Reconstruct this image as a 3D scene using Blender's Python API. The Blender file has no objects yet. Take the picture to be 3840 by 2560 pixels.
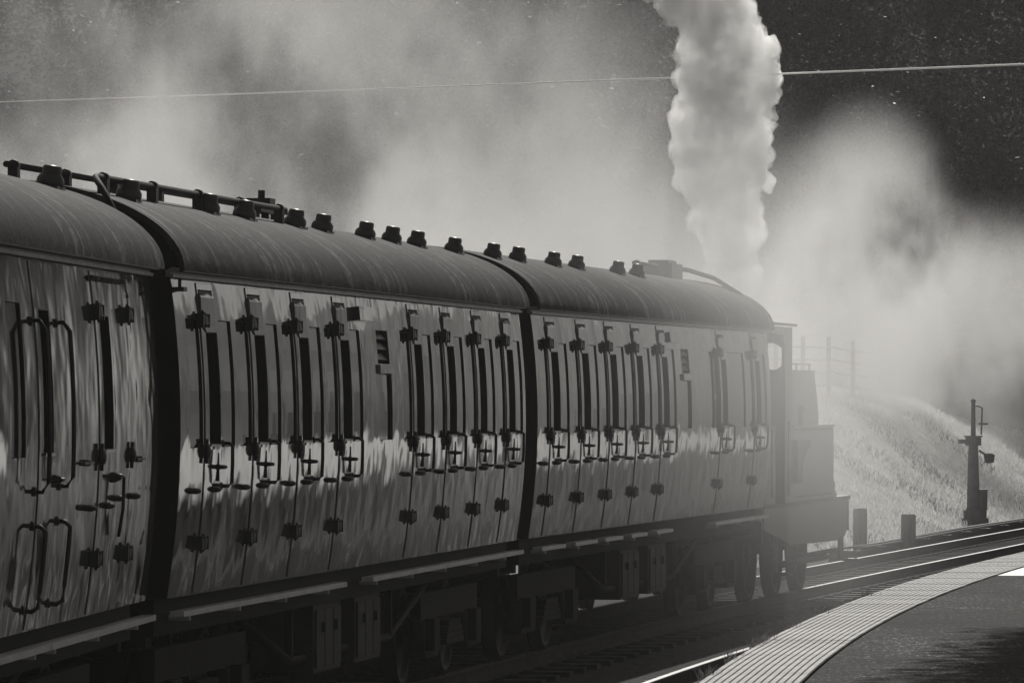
import bpy, bmesh, math, random
import numpy as np
from mathutils import Vector, Matrix, noise as mnoise

random.seed(7)
rng = np.random.default_rng(7)
scene = bpy.context.scene
col = scene.collection
R = math.radians

# ------------------------------------------------------------------ camera
cam_d = bpy.data.cameras.new("camera")
cam = bpy.data.objects.new("camera", cam_d)
col.objects.link(cam)
CAM_Z = 2.6
cam.location = (0, 0, CAM_Z)
cam.rotation_euler = (R(90.538), 0, 0)
cam_d.sensor_width = 36.0
cam_d.lens = 213.4
cam_d.clip_start = 0.5
cam_d.clip_end = 4000
scene.camera = cam

# ------------------------------------------------------------------ light
SUN_AZ, SUN_EL = 4.0, 36.0          # degrees right of the view axis, above horizon
SUN_STRENGTH, SKY_STRENGTH = 4.2, 0.06
EXPOSURE = -0.42
TINT = (1.0, 0.975, 0.915)          # warm-toned black and white
world = bpy.data.worlds.new("World")
scene.world = world
world.use_nodes = True
wn = world.node_tree
wn.nodes.clear()
sky = wn.nodes.new("ShaderNodeTexSky")
sky.sky_type = 'NISHITA'
sky.sun_disc = False
sky.sun_elevation = R(SUN_EL)
sky.sun_rotation = R(SUN_AZ)
bw = wn.nodes.new("ShaderNodeRGBToBW")
tn = wn.nodes.new("ShaderNodeMix"); tn.data_type = 'RGBA'; tn.blend_type = 'MULTIPLY'
tn.inputs[0].default_value = 1.0
tn.inputs[7].default_value = (*TINT, 1)
bg = wn.nodes.new("ShaderNodeBackground"); bg.inputs[1].default_value = SKY_STRENGTH
wo = wn.nodes.new("ShaderNodeOutputWorld")
wn.links.new(sky.outputs[0], bw.inputs[0]); wn.links.new(bw.outputs[0], tn.inputs[6])
wn.links.new(tn.outputs[2], bg.inputs[0]); wn.links.new(bg.outputs[0], wo.inputs[0])

sun_d = bpy.data.lights.new("sun", 'SUN')
sun_d.energy = SUN_STRENGTH
sun_d.angle = R(0.5)
sun_d.color = TINT
sun = bpy.data.objects.new("sun", sun_d); col.objects.link(sun)
sv = Vector((math.sin(R(SUN_AZ))*math.cos(R(SUN_EL)), math.cos(R(SUN_AZ))*math.cos(R(SUN_EL)), math.sin(R(SUN_EL))))
sun.rotation_euler = sv.to_track_quat('Z', 'Y').to_euler()
sun.location = (0, 60, 60)

vs = scene.view_settings
scene.display_settings.display_device = 'sRGB'
vs.view_transform = 'Standard'; vs.look = 'None'; vs.exposure = EXPOSURE; vs.gamma = 1; vs.use_curve_mapping = False
cy = scene.cycles
cy.use_denoising = True
try: cy.denoiser = 'OPENIMAGEDENOISE'
except Exception: pass
cy.max_bounces = 12; cy.diffuse_bounces = 3; cy.glossy_bounces = 4; cy.transmission_bounces = 4
cy.volume_bounces = 9; cy.transparent_max_bounces = 8
cy.volume_step_rate = 1.0; cy.volume_max_steps = 256
cy.sample_clamp_indirect = 6.0
cy.caustics_reflective = False; cy.caustics_refractive = False

# ------------------------------------------------------------------ materials
def new_mat(name):
    m = bpy.data.materials.new(name); m.use_nodes = True
    nt = m.node_tree; nt.nodes.clear()
    out = nt.nodes.new("ShaderNodeOutputMaterial")
    b = nt.nodes.new("ShaderNodeBsdfPrincipled")
    nt.links.new(b.outputs[0], out.inputs[0])
    return m, nt, b

def N(nt, typ, **kw):
    n = nt.nodes.new(typ)
    for k, v in kw.items():
        setattr(n, k, v)
    return n

def math_node(nt, op, a, b=None, clamp=False):
    n = nt.nodes.new("ShaderNodeMath"); n.operation = op; n.use_clamp = clamp
    for i, v in enumerate((a, b)):
        if v is None: continue
        if isinstance(v, (int, float)): n.inputs[i].default_value = v
        else: nt.links.new(v, n.inputs[i])
    return n.outputs[0]

def mapped_noise(nt, scale, detail=4, coord='Object', rough=0.55, fscale=1.0):
    tc = nt.nodes.new("ShaderNodeTexCoord"); mp = nt.nodes.new("ShaderNodeMapping")
    mp.inputs['Scale'].default_value = scale
    nt.links.new(tc.outputs[coord], mp.inputs['Vector'])
    nz = nt.nodes.new("ShaderNodeTexNoise"); nz.inputs['Scale'].default_value = fscale
    nz.inputs['Detail'].default_value = detail; nz.inputs['Roughness'].default_value = rough
    nt.links.new(mp.outputs[0], nz.inputs['Vector'])
    return nz.outputs[0]

def ramp(nt, fac, stops):
    r = nt.nodes.new("ShaderNodeValToRGB")
    e = r.color_ramp.elements
    while len(e) > 1: e.remove(e[-1])
    e[0].position = stops[0][0]; e[0].color = (stops[0][1],)*3 + (1,)
    for p, v in stops[1:]:
        x = e.new(p); x.color = (v, v, v, 1)
    nt.links.new(fac, r.inputs[0])
    return r.outputs[0]

def bump(nt, b, height, strength, dist):
    bp = nt.nodes.new("ShaderNodeBump"); bp.inputs['Strength'].default_value = strength
    bp.inputs['Distance'].default_value = dist
    nt.links.new(height, bp.inputs['Height']); nt.links.new(bp.outputs[0], b.inputs['Normal'])

def simple(name, lo, hi, scale=(3,3,3), rough=0.6, spec=0.5, bdist=0.0, detail=5, metal=0.0, coord='Object'):
    m, nt, b = new_mat(name)
    nz = mapped_noise(nt, scale, detail, coord)
    nt.links.new(ramp(nt, nz, [(0.3, lo), (0.7, hi)]), b.inputs['Base Color'])
    b.inputs['Roughness'].default_value = rough
    b.inputs['Specular IOR Level'].default_value = spec
    b.inputs['Metallic'].default_value = metal
    if bdist: bump(nt, b, nz, 1.0, bdist)
    return m

def make_paint():
    m, nt, b = new_mat("coach_paint")
    dirt = mapped_noise(nt, (1.0, 3.5, 0.6), 6)
    nt.links.new(ramp(nt, dirt, [(0.3, 0.035), (0.75, 0.08)]), b.inputs['Base Color'])
    rg = mapped_noise(nt, (2, 5, 0.8), 5)
    nt.links.new(ramp(nt, rg, [(0.3, 0.05), (0.8, 0.11)]), b.inputs['Roughness'])
    b.inputs['Specular IOR Level'].default_value = 0.5
    wave = mapped_noise(nt, (1.0, 1.6, 1.7), 2, rough=0.5)
    fine = mapped_noise(nt, (2, 6.5, 1.6), 2, rough=0.5)
    h = math_node(nt, 'ADD', wave, math_node(nt, 'MULTIPLY', fine, 0.035))
    bump(nt, b, h, 1.0, 0.018)
    return m

def make_roof():
    m, nt, b = new_mat("roof_felt")
    st = mapped_noise(nt, (0.8, 3.6, 0.8), 6, rough=0.68)
    gr = mapped_noise(nt, (13, 9, 13), 3, rough=0.8)
    pt = mapped_noise(nt, (1.1, 0.9, 1.1), 4, rough=0.6)
    mix = math_node(nt, 'ADD', math_node(nt, 'ADD', math_node(nt, 'MULTIPLY', st, 0.50), math_node(nt, 'MULTIPLY', gr, 0.28)), math_node(nt, 'MULTIPLY', pt, 0.22))
    nt.links.new(ramp(nt, mix, [(0.43, 0.002), (0.49, 0.008), (0.53, 0.035), (0.58, 0.15)]), b.inputs['Base Color'])
    b.inputs['Roughness'].default_value = 0.8
    b.inputs['Specular IOR Level'].default_value = 0.12
    bump(nt, b, mix, 1.0, 0.02)
    return m

M = {}
M['paint'] = make_paint()
M['roof'] = make_roof()
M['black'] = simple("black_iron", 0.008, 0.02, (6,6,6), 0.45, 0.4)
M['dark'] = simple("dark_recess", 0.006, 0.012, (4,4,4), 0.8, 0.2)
M['iron'] = simple("painted_iron", 0.05, 0.1, (6,6,6), 0.6, 0.3)
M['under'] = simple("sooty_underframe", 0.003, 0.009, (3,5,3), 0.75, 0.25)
M['grey'] = simple("weathered_grey", 0.012, 0.03, (3,6,3), 0.6, 0.4)
M['board'] = simple("footboard_timber", 0.55, 0.78, (8,2,8), 0.35, 0.7)
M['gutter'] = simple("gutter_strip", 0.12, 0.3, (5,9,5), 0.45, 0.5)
M['vent'] = simple("vent_metal", 0.02, 0.05, (5,5,5), 0.4, 0.6)
M['steel'] = simple("polished_rail", 0.07, 0.13, (2,2,2), 0.55, 0.5, metal=0.9)
M['rust'] = simple("rusty_rail", 0.03, 0.06, (4,4,4), 0.8, 0.3)
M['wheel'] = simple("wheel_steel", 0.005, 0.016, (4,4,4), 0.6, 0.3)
M['sleeper'] = simple("tarred_sleeper", 0.03, 0.07, (9,2,9), 0.85, 0.3)
M['engine'] = simple("engine_paint", 0.02, 0.05, (2,2,2), 0.3, 0.5, 0.002)
M['bright'] = simple("bright_metal", 0.35, 0.5, (2,2,2), 0.3, 0.6, metal=0.6)
M['post'] = simple("creosoted_wood", 0.05, 0.12, (9,9,1.5), 0.85, 0.2, 0.004)
M['rail_wood'] = simple("grey_fence_wood", 0.14, 0.3, (3,3,9), 0.8, 0.3)
M['bark'] = simple("bark", 0.03, 0.08, (6,6,1.5), 0.9, 0.2, 0.02)
m, nt, b = new_mat("glass")
b.inputs['Base Color'].default_value = (0.015, 0.015, 0.015, 1)
b.inputs['Roughness'].default_value = 0.04
bump(nt, b, mapped_noise(nt, (1, 1.5, 1), 1), 1.0, 0.004)
M['glass'] = m
m, nt, b = new_mat("wire_metal")
b.inputs['Base Color'].default_value = (0.9, 0.9, 0.9, 1); b.inputs['Roughness'].default_value = 0.3
b.inputs['Metallic'].default_value = 1.0
M['wire'] = m

def leafy(name, lo, hi, rough=0.35, trans=0.35):
    m = bpy.data.materials.new(name); m.use_nodes = True
    nt = m.node_tree; nt.nodes.clear()
    out = nt.nodes.new("ShaderNodeOutputMaterial")
    b = nt.nodes.new("ShaderNodeBsdfPrincipled")
    b.inputs['Roughness'].default_value = rough
    b.inputs['Specular IOR Level'].default_value = 0.5
    if name == "leaves":
        gp = nt.nodes.new("ShaderNodeNewGeometry"); nz = nt.nodes.new("ShaderNodeTexNoise"); nz.inputs['Scale'].default_value = .45; nz.inputs['Detail'].default_value = 2
        nt.links.new(gp.outputs['Position'], nz.inputs['Vector'])
        nt.links.new(ramp(nt, nz.outputs[0], [(0.53, .8), (0.64, .5)]), b.inputs['Roughness'])
        nt.links.new(ramp(nt, nz.outputs[0], [(0.52, .1), (0.62, .5)]), b.inputs['Specular IOR Level'])
    t = nt.nodes.new("ShaderNodeBsdfTranslucent")
    mx = nt.nodes.new("ShaderNodeMixShader"); mx.inputs[0].default_value = trans
    gi = nt.nodes.new("ShaderNodeNewGeometry")
    c = ramp(nt, gi.outputs['Random Per Island'], [(0.0, lo), (1.0, hi)])
    nt.links.new(c, b.inputs['Base Color']); nt.links.new(c, t.inputs['Color'])
    nt.links.new(b.outputs[0], mx.inputs[1]); nt.links.new(t.outputs[0], mx.inputs[2])
    nt.links.new(mx.outputs[0], out.inputs[0])
    return m
M['leaf'] = leafy("leaves", 0.03, 0.09, 0.3, 0.2)
M['grass'] = leafy("dry_grass", 0.5, 0.78, 0.5, 0.5)
M['bankweed'] = leafy("bank_weed", 0.16, 0.3, 0.5, 0.3)
M['hill'] = simple("hill_undergrowth", 0.012, 0.04, (0.5,0.5,0.5), 0.95, 0.1, 0.3, 8)
M['field'] = simple("pale_reflected_slope", 0.16, 0.34, (0.12,0.12,0.12), 0.95, 0.1, 0.2, 8)  # tone chosen for what the coach sides reflect
M['ground'] = simple("rough_ground", 0.05, 0.11, (1.5,1.5,1.5), 0.95, 0.2, 0.05, 8)
M['bank'] = simple("bank_turf", 0.42, 0.68, (1.3,1.3,1.3), 0.95, 0.1, 0.08, 8)

m, nt, b = new_mat("ballast")
vo = N(nt, "ShaderNodeTexVoronoi"); vo.inputs['Scale'].default_value = 14
tc = N(nt, "ShaderNodeTexCoord"); nt.links.new(tc.outputs['Object'], vo.inputs['Vector'])
nt.links.new(ramp(nt, vo.outputs['Color'], [(0.0, 0.02), (1.0, 0.07)]), b.inputs['Base Color'])
b.inputs['Roughness'].default_value = 0.9; b.inputs['Specular IOR Level'].default_value = 0.2
bump(nt, b, vo.outputs['Distance'], 1.0, 0.05)
M['ballast'] = m

m, nt, b = new_mat("tarmac")
big = mapped_noise(nt, (0.6, 0.25, 1), 5)
fine = mapped_noise(nt, (34, 5, 34), 3, rough=0.85)
st = mapped_noise(nt, (2.0, 14, 1), 4, rough=0.7)
v = math_node(nt, 'ADD', math_node(nt, 'MULTIPLY', fine, 0.5), math_node(nt, 'ADD', math_node(nt, 'MULTIPLY', st, 0.3), math_node(nt, 'MULTIPLY', big, 0.2)))
nt.links.new(ramp(nt, v, [(0.40, 0.006), (0.5, 0.022), (0.56, 0.05), (0.62, 0.35)]), b.inputs['Base Color'])  # palest stop paints stone glints into the colour as specks
b.inputs['Roughness'].default_value = 0.9; b.inputs['Specular IOR Level'].default_value = 0.1
bump(nt, b, fine, 1.0, 0.008)
M['tarmac'] = m
M['paving'] = simple("pale_paving", 0.7, 0.82, (1.2,1.2,1.2), 0.6, 0.4, 0.002)
M['slab'] = simple("slab_gap_shade", 0.007, 0.02, (3,3,3), 0.9, 0.2, 0.001, coord='Generated')  # near-black base puts the shade between the blisters into the colour
M['blister'] = simple("pale_blister", 0.36, 0.5, (5,5,5), 0.55, 0.5)
_b = M['blister'].node_tree; _p = [n for n in _b.nodes if n.type == 'BSDF_PRINCIPLED'][0]
_oi = _b.nodes.new("ShaderNodeObjectInfo"); _mx = _b.nodes.new("ShaderNodeMix"); _mx.data_type = 'RGBA'; _mx.blend_type = 'MULTIPLY'; _mx.inputs[0].default_value = 1
_src = _p.inputs['Base Color'].links[0].from_socket
_b.links.new(_src, _mx.inputs[6]); _b.links.new(ramp(_b, _oi.outputs['Random'], [(0, .62), (1, 1.0)]), _mx.inputs[7]); _b.links.new(_mx.outputs[2], _p.inputs['Base Color'])
M['wall'] = simple("platform_brick", 0.05, 0.12, (2,2,6), 0.9, 0.2, 0.004)

# ------------------------------------------------------------------ mesh helpers
class MB:
    """collects faces; build() links them as ONE mesh object"""
    def __init__(s): s.v = []; s.f = []; s.mi = []; s.sm = []
    def quad(s, pts, mi=0, smooth=False):
        n = len(s.v); s.v += [tuple(p) for p in pts]
        s.f.append(tuple(range(n, n+len(pts)))); s.mi.append(mi); s.sm.append(smooth)
    def box(s, x0, x1, y0, y1, z0, z1, mi=0, bev=0.0):
        if bev:
            # chamfered along all vertical/horizontal y edges: octagonal section in xz
            b = bev
            sec = [(x0+b,z0),(x1-b,z0),(x1,z0+b),(x1,z1-b),(x1-b,z1),(x0+b,z1),(x0,z1-b),(x0,z0+b)]
            s.prism_y(sec, y0, y1, mi); return
        n = len(s.v)
        s.v += [(x0,y0,z0),(x1,y0,z0),(x1,y1,z0),(x0,y1,z0),(x0,y0,z1),(x1,y0,z1),(x1,y1,z1),(x0,y1,z1)]
        for q in ((0,3,2,1),(4,5,6,7),(0,1,5,4),(1,2,6,5),(2,3,7,6),(3,0,4,7)):
            s.f.append(tuple(n+i for i in q)); s.mi.append(mi); s.sm.append(False)
    def prism_y(s, sec, y0, y1, mi=0, smooth=False):
        n = len(s.v); k = len(sec)
        s.v += [(x,y0,z) for x,z in sec] + [(x,y1,z) for x,z in sec]
        for i in range(k):
            j = (i+1) % k
            s.f.append((n+i, n+j, n+k+j, n+k+i)); s.mi.append(mi); s.sm.append(smooth)
        s.f.append(tuple(n+i for i in reversed(range(k)))); s.mi.append(mi); s.sm.append(False)
        s.f.append(tuple(n+k+i for i in range(k))); s.mi.append(mi); s.sm.append(False)
    def prism_x(s, sec, x0, x1, mi=0):
        n = len(s.v); k = len(sec)
        s.v += [(x0,y,z) for y,z in sec] + [(x1,y,z) for y,z in sec]
        for i in range(k):
            j = (i+1) % k
            s.f.append((n+j, n+i, n+k+i, n+k+j)); s.mi.append(mi); s.sm.append(False)
        s.f.append(tuple(n+i for i in range(k))); s.mi.append(mi); s.sm.append(False)
        s.f.append(tuple(n+k+i for i in reversed(range(k)))); s.mi.append(mi); s.sm.append(False)
    def tube(s, pts, r, seg=8, mi=0, caps=True):
        pts = [Vector(p) for p in pts]; n0 = len(s.v)
        rad = r if isinstance(r, (list, tuple)) else [r]*len(pts)
        up = Vector((0,0,1))
        for i, p in enumerate(pts):
            a = pts[max(i-1,0)]; c = pts[min(i+1,len(pts)-1)]
            t = (c-a).normalized()
            u = up if abs(t.dot(up)) < 0.95 else Vector((1,0,0))
            e1 = t.cross(u).normalized(); e2 = t.cross(e1).normalized()
            for k in range(seg):
                an = 2*math.pi*k/seg
                s.v.append(tuple(p + (e1*math.cos(an)+e2*math.sin(an))*rad[i]))
        for i in range(len(pts)-1):
            for k in range(seg):
                a = n0+i*seg+k; b2 = n0+i*seg+(k+1)%seg
                s.f.append((a, b2, b2+seg, a+seg)); s.mi.append(mi); s.sm.append(True)
        if caps:
            s.f.append(tuple(n0+k for k in reversed(range(seg)))); s.mi.append(mi); s.sm.append(False)
            e = n0+(len(pts)-1)*seg
            s.f.append(tuple(e+k for k in range(seg))); s.mi.append(mi); s.sm.append(False)
    def lathe(s, prof, c=(0,0,0), axis='z', seg=20, mi=0, smooth=True):
        n0 = len(s.v)
        for r, h in prof:
            for k in range(seg):
                an = 2*math.pi*k/seg; a, b2 = r*math.cos(an), r*math.sin(an)
                p = {'z': (a,b2,h), 'x': (h,a,b2), 'y': (b2,h,a)}[axis]
                s.v.append((c[0]+p[0], c[1]+p[1], c[2]+p[2]))
        for i in range(len(prof)-1):
            for k in range(seg):
                a = n0+i*seg+k; b2 = n0+i*seg+(k+1)%seg
                s.f.append((a, b2, b2+seg, a+seg)); s.mi.append(mi); s.sm.append(smooth)
        s.f.append(tuple(n0+k for k in reversed(range(seg)))); s.mi.append(mi); s.sm.append(False)
        e = n0+(len(prof)-1)*seg
        s.f.append(tuple(e+k for k in range(seg))); s.mi.append(mi); s.sm.append(False)
    def ellipsoid(s, c, rx, ry, rz, mi=0, seg=12, rings=7):
        prof = [(math.sin(math.pi*i/rings)+1e-4, -math.cos(math.pi*i/rings)) for i in range(rings+1)]
        n0 = len(s.v); s.lathe(prof, seg=seg, mi=mi)
        for i in range(n0, len(s.v)):
            x,y,z = s.v[i]; s.v[i] = (c[0]+x*rx, c[1]+y*ry, c[2]+z*rz)
    def mesh(s, name, mats):
        me = bpy.data.meshes.new(name)
        me.from_pydata(s.v, [], s.f)
        for mt in (mats if isinstance(mats, (list, tuple)) else [mats]): me.materials.append(mt)
        me.polygons.foreach_set('material_index', s.mi)
        me.polygons.foreach_set('use_smooth', s.sm)
        me.update()
        return me
    def build(s, name, mats, parent=None, label=None):
        return place(s.mesh(name, mats), name, parent, label=label)

def place(me, name, parent=None, loc=(0,0,0), rot=(0,0,0), label=None):
    o = bpy.data.objects.new(name, me); col.objects.link(o)
    o.location = loc; o.rotation_euler = rot
    if parent: o.parent = parent
    if label: o['label'] = label
    return o

def empty(name, label, cat, loc=(0,0,0), rz=0.0, group=None):
    o = bpy.data.objects.new(name, None); col.objects.link(o)
    o.location = loc; o.rotation_euler = (0,0,rz)
    return tag(o, label, cat, group)

def tag(o, label=None, cat=None, group=None, kind=None):
    if label: o['label'] = label
    if cat: o['category'] = cat
    if group: o['group'] = group
    if kind: o['kind'] = kind
    return o

# ------------------------------------------------------------------ track alignment (y is distance along the view)
CP = (-8.19369559e-06, 1.00089533e-03, 1.62277402e-01, -9.72106231e-01)
def cx_(y):
    def f(v): v -= 60; return ((CP[0]*v+CP[1])*v+CP[2])*v+CP[3]
    if y > 112:
        sl = 0.204; return f(112.0) + sl*(y-112)
    if y < 30:
        sl = 0.075; return f(30.0) + sl*(y-30)
    return f(y)
def track_pt(y, off, z=0.0):
    dx = (cx_(y+.5)-cx_(y-.5)); L = math.hypot(dx, 1)
    return Vector((cx_(y)+off/L, y-off*dx/L, z))
def edge_x(y):
    v = max(min(y, 75.0), 20.0)-50
    x = (1.738e-3*v+0.14267)*v+2.765
    if y > 75: x += (2*1.738e-3*25+0.14267)*(y-75)
    if y < 20: x += (-2*1.738e-3*30+0.14267)*(y-20)
    return x
def edge_pt(y, off, z=0.0):
    dx = edge_x(y+.5)-edge_x(y-.5); L = math.hypot(dx, 1)
    return Vector((edge_x(y)+off/L, y-off*dx/L, z))

def strip(name, ys, lo, hi, mat, fn=track_pt, kind='structure', parent=None):
    """ribbon that follows the line: lo/hi = (offset, z)"""
    mb = MB(); pts = [(fn(y, *lo), fn(y, *hi)) for y in ys]
    for a, b2 in zip(pts[:-1], pts[1:]): mb.quad((a[0], a[1], b2[1], b2[0]), 0, True)
    o = mb.build(name, mat, parent)
    if kind: o['kind'] = kind
    return o

# ------------------------------------------------------------------ ground, hill, bank
def grid_mesh(xs, ys, zf):
    mb = MB(); nx = len(xs)
    mb.v = [(x, y, zf(x, y)) for y in ys for x in xs]
    for j in range(len(ys)-1):
        for i in range(nx-1):
            a = j*nx+i
            mb.f.append((a, a+1, a+nx+1, a+nx)); mb.mi.append(0); mb.sm.append(True)
    return mb

mb = MB(); mb.quad(((-1500,-300,-.36),(1500,-300,-.36),(1500,2500,-.36),(-1500,2500,-.36)))
mb.build("ground", M['ground'])['kind'] = 'structure'

def hill_z(x, y):
    d = y - 152 - 16*(1/(1+math.exp(-(x-1)*.6)))
    base = -0.6
    if d > 0: base += 26*(1-math.exp(-(d/48.0)**1.3))
    right = max(0.0, (x-24)/30.0)
    return base + 0.8*mnoise.noise(Vector((x*.06, y*.06, 3.0))) - 0.5*(d < 0)
hx = np.linspace(-160, 40, 70); hy = np.linspace(146, 330, 60)
grid_mesh(hx, hy, hill_z).build("hill", M['hill'])['kind'] = 'structure'

def rise_z(x, y):
    t = max(0, x-36-6*mnoise.noise(Vector((y*.03, 1, 2))))
    return -.8 + 24*(1-math.exp(-(t/30)**1.4)) + 1.2*mnoise.noise(Vector((x*.08, y*.08, 6.0)))*min(1,t/5)
grid_mesh(np.linspace(32, 260, 60), np.linspace(-90, 300, 110), rise_z).build("hillside", M['field'])['kind'] = 'structure'  # unseen slope, added for the coach sides to reflect

ys_track = [2+i*1.5 for i in range(112)]
strip("ballast_bed", ys_track, (-2.6,-.22), (7.0,-.22), M['ballast'])

BANK_OFF = 2.6
def bank_h(y):
    h = 2.75 + 0.25*mnoise.noise(Vector((y*.12, 0, 1)))
    if y > 154: h -= (y-154)*0.055
    return max(h, 0.2)
def bank_pt(y, t):
    """t 0..1 up the slope, 1..1.6 flat top behind"""
    off = -(BANK_OFF + t*5.2)
    s = min(t, 1.0)
    z = -.2 + bank_h(y)*(s*s*(3-2*s)*0.55 + s*0.45) if t <= 1 else -.2 + bank_h(y) + (t-1)*0.6
    p = track_pt(y, off, 0)
    z += 0.10*mnoise.noise(Vector((p.x*.9, p.y*.5, 0))) * (0.4+min(t, 1))
    p.z = z
    return p
mb = MB(); ybk = np.arange(84, 205, 1.0); tbk = np.linspace(0, 3.2, 34)
mb.v = [tuple(bank_pt(y, t)) for y in ybk for t in tbk]
for j in range(len(ybk)-1):
    for i in range(len(tbk)-1):
        a = j*len(tbk)+i
        mb.f.append((a, a+1, a+len(tbk)+1, a+len(tbk))); mb.mi.append(0); mb.sm.append(True)
mb.build("grass_bank", M['bank'])['kind'] = 'structure'

def blade_mesh(name, roots, hts, lean, width, mat):
    """one bent two-segment blade per root"""
    n = len(roots); P = np.asarray(roots)
    an = rng.uniform(0, 2*np.pi, n)
    d = np.stack([np.cos(an), np.sin(an), np.zeros(n)], 1)*width[:,None]
    la = rng.uniform(0, 2*np.pi, n)
    L = np.stack([np.cos(la), np.sin(la), np.zeros(n)], 1)*(hts*lean)[:,None]
    up = np.array([0,0,1.0])
    v0 = P-d; v1 = P+d
    mid = P+L*.35+up*(hts*.6)[:,None]
    v2 = mid+d*.7; v3 = mid-d*.7
    v4 = P+L+up*hts[:,None]
    V = np.stack([v0,v1,v2,v3,v4], 1).reshape(-1,3)
    i = np.arange(n)*5
    F = [tuple(q) for q in np.stack([i,i+1,i+2,i+3],1)] + [tuple(q) for q in np.stack([i+3,i+2,i+4],1)]
    me = bpy.data.meshes.new(name); me.from_pydata(V.tolist(), [], [tuple(int(k) for k in q) for q in F])
    me.materials.append(mat)
    return me
roots = []; hts = []
while len(roots) < 70000:
    y = rng.uniform(86, 182); t = rng.uniform(0.02, 1.5)
    p = bank_pt(y, t)
    c = mnoise.noise(Vector((p.x*.55, p.y*.28, 5.0)))
    if rng.random() > 0.62+0.55*c: continue
    roots.append(tuple(p)); hts.append((0.13+0.14*max(c, -.3))*rng.uniform(.6, 1.35))
n = len(roots)
tag(place(blade_mesh("grass", roots, np.array(hts), rng.uniform(.3,.9,n), rng.uniform(.007,.016,n), M['grass']), "grass"), kind='stuff')
roots = []; hts = []
while len(roots) < 5000:
    y = rng.uniform(90, 150); t = rng.uniform(0.0, 1.1)
    p = bank_pt(y, t)
    c = mnoise.noise(Vector((p.x*.5+9, p.y*.25, 8.0)))
    if c < .18: continue
    roots.append(tuple(p)); hts.append(.13*rng.uniform(.5,1.3))
n = len(roots)
tag(place(blade_mesh("weeds", roots, np.array(hts), rng.uniform(.3,.9,n), rng.uniform(.008,.02,n), M['bankweed']), "weeds"), kind='stuff')

# ------------------------------------------------------------------ railway tracks
def make_track(name, label, shift, y0, y1, step_sleepers):
    root = empty(name, label, "railway track", track_pt(y0, shift))
    inv = Matrix.Translation(-root.location)
    for g in (-0.7525, 0.7525):
        mb = MB(); ys = [y0+i*1.5 for i in range(int((y1-y0)/1.5)+1)]
        sec = [(-.07,-.16),(-.07,-.148),(-.012,-.13),(-.012,-.04),(-.036,-.03),(-.036,-.004),(-.03,0),(.03,0),(.036,-.004),(.036,-.03),(.012,-.04),(.012,-.13),(.07,-.148),(.07,-.16)]
        for a, b2 in zip(ys[:-1], ys[1:]):
            for i in range(len(sec)-1):
                q = [track_pt(a, shift+g+sec[i][0], sec[i][1]), track_pt(a, shift+g+sec[i+1][0], sec[i+1][1]),
                     track_pt(b2, shift+g+sec[i+1][0], sec[i+1][1]), track_pt(b2, shift+g+sec[i][0], sec[i][1])]
                mb.quad([p-root.location for p in q], 1 if i in (5,6,7) else 0)
        mb.build("rail", [M['rust'], M['steel']], root)
    mb = MB(); mb.box(-1.3, 1.3, -.125, .125, -.27, -.165)
    mb.box(-.9, -.6, -.06, .06, -.1649, -.15); mb.box(.6, .9, -.06, .06, -.1649, -.15)
    me = mb.mesh("sleeper", M['sleeper'])
    y = y0
    while y < y1:
        a = -math.atan(cx_(y+.5)-cx_(y-.5))
        place(me, "sleeper", root, track_pt(y, shift)-root.location, (0,0,a))
        y += step_sleepers
    return root
make_track("railway_track", "track the steam train stands on, curving away to the right", 0.0, 24, 150, 0.9)
make_track("railway_track", "empty track between the train and the near platform", 3.6, 24, 140, 0.9)

# ------------------------------------------------------------------ platform
PZ = 0.915
ys_p = [0.5+i*1.25 for i in range(160)]
SLAB_Y0, SLAB_Y1 = 29.0, 128.0
mb = MB()
pts = [(edge_pt(y, .62, PZ), edge_pt(y, 6.5, PZ)) for y in ys_p]
for a, b2 in zip(pts[:-1], pts[1:]): mb.quad((a[0], a[1], b2[1], b2[0]), 0 if a[0].y < 57.5 else 1)
plat = mb.build("platform", [M['tarmac'], M['paving']]); plat['kind'] = 'structure'
strip("platform_wall", ys_p, (0.03,-.3), (0.03,PZ-.09), M['wall'], edge_pt)
strip("platform_bed", ys_p, (0.0,PZ-.062), (.63,PZ-.062), M['slab'], edge_pt, parent=plat)
# ribbed tactile edge slabs
SW, SL = 0.60, 0.46
mb = MB(); mb.box(0.004, SW, 0.004, SL-.004, -.06, 0.0)
nr, nc = 13, 7
for i in range(nr):
    for j in range(nc):
        cx0 = (i+.5)*SW/nr; cy0 = (j+.5)*SL/nc + (0.016 if i % 2 else -0.016)
        a, b2 = .0195, .0205; c, d = .0165, .0165; h = .007
        lo = [(cx0-a,cy0-b2,.0),(cx0+a,cy0-b2,.0),(cx0+a,cy0+b2,.0),(cx0-a,cy0+b2,.0)]
        hi = [(cx0-c,cy0-d,h),(cx0+c,cy0-d,h),(cx0+c,cy0+d,h),(cx0-c,cy0+d,h)]
        mb.quad(hi, 1)
        for k in range(4): mb.quad((lo[k], lo[(k+1)%4], hi[(k+1)%4], hi[k]), 1)
slab_me = mb.mesh("paving_slab", [M['slab'], M['blister']])
y = SLAB_Y0; k = 0
while y < SLAB_Y1 and k < 290:
    p = edge_pt(y, 0, PZ + random.uniform(-.0015, .0015))
    a = -math.atan(edge_x(y+.5)-edge_x(y-.5))
    place(slab_me, "paving_slab", plat, p, (R(random.uniform(-.12,.12)), R(random.uniform(-.12,.12)), a))
    y += SL*math.cos(a); k += 1
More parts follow.
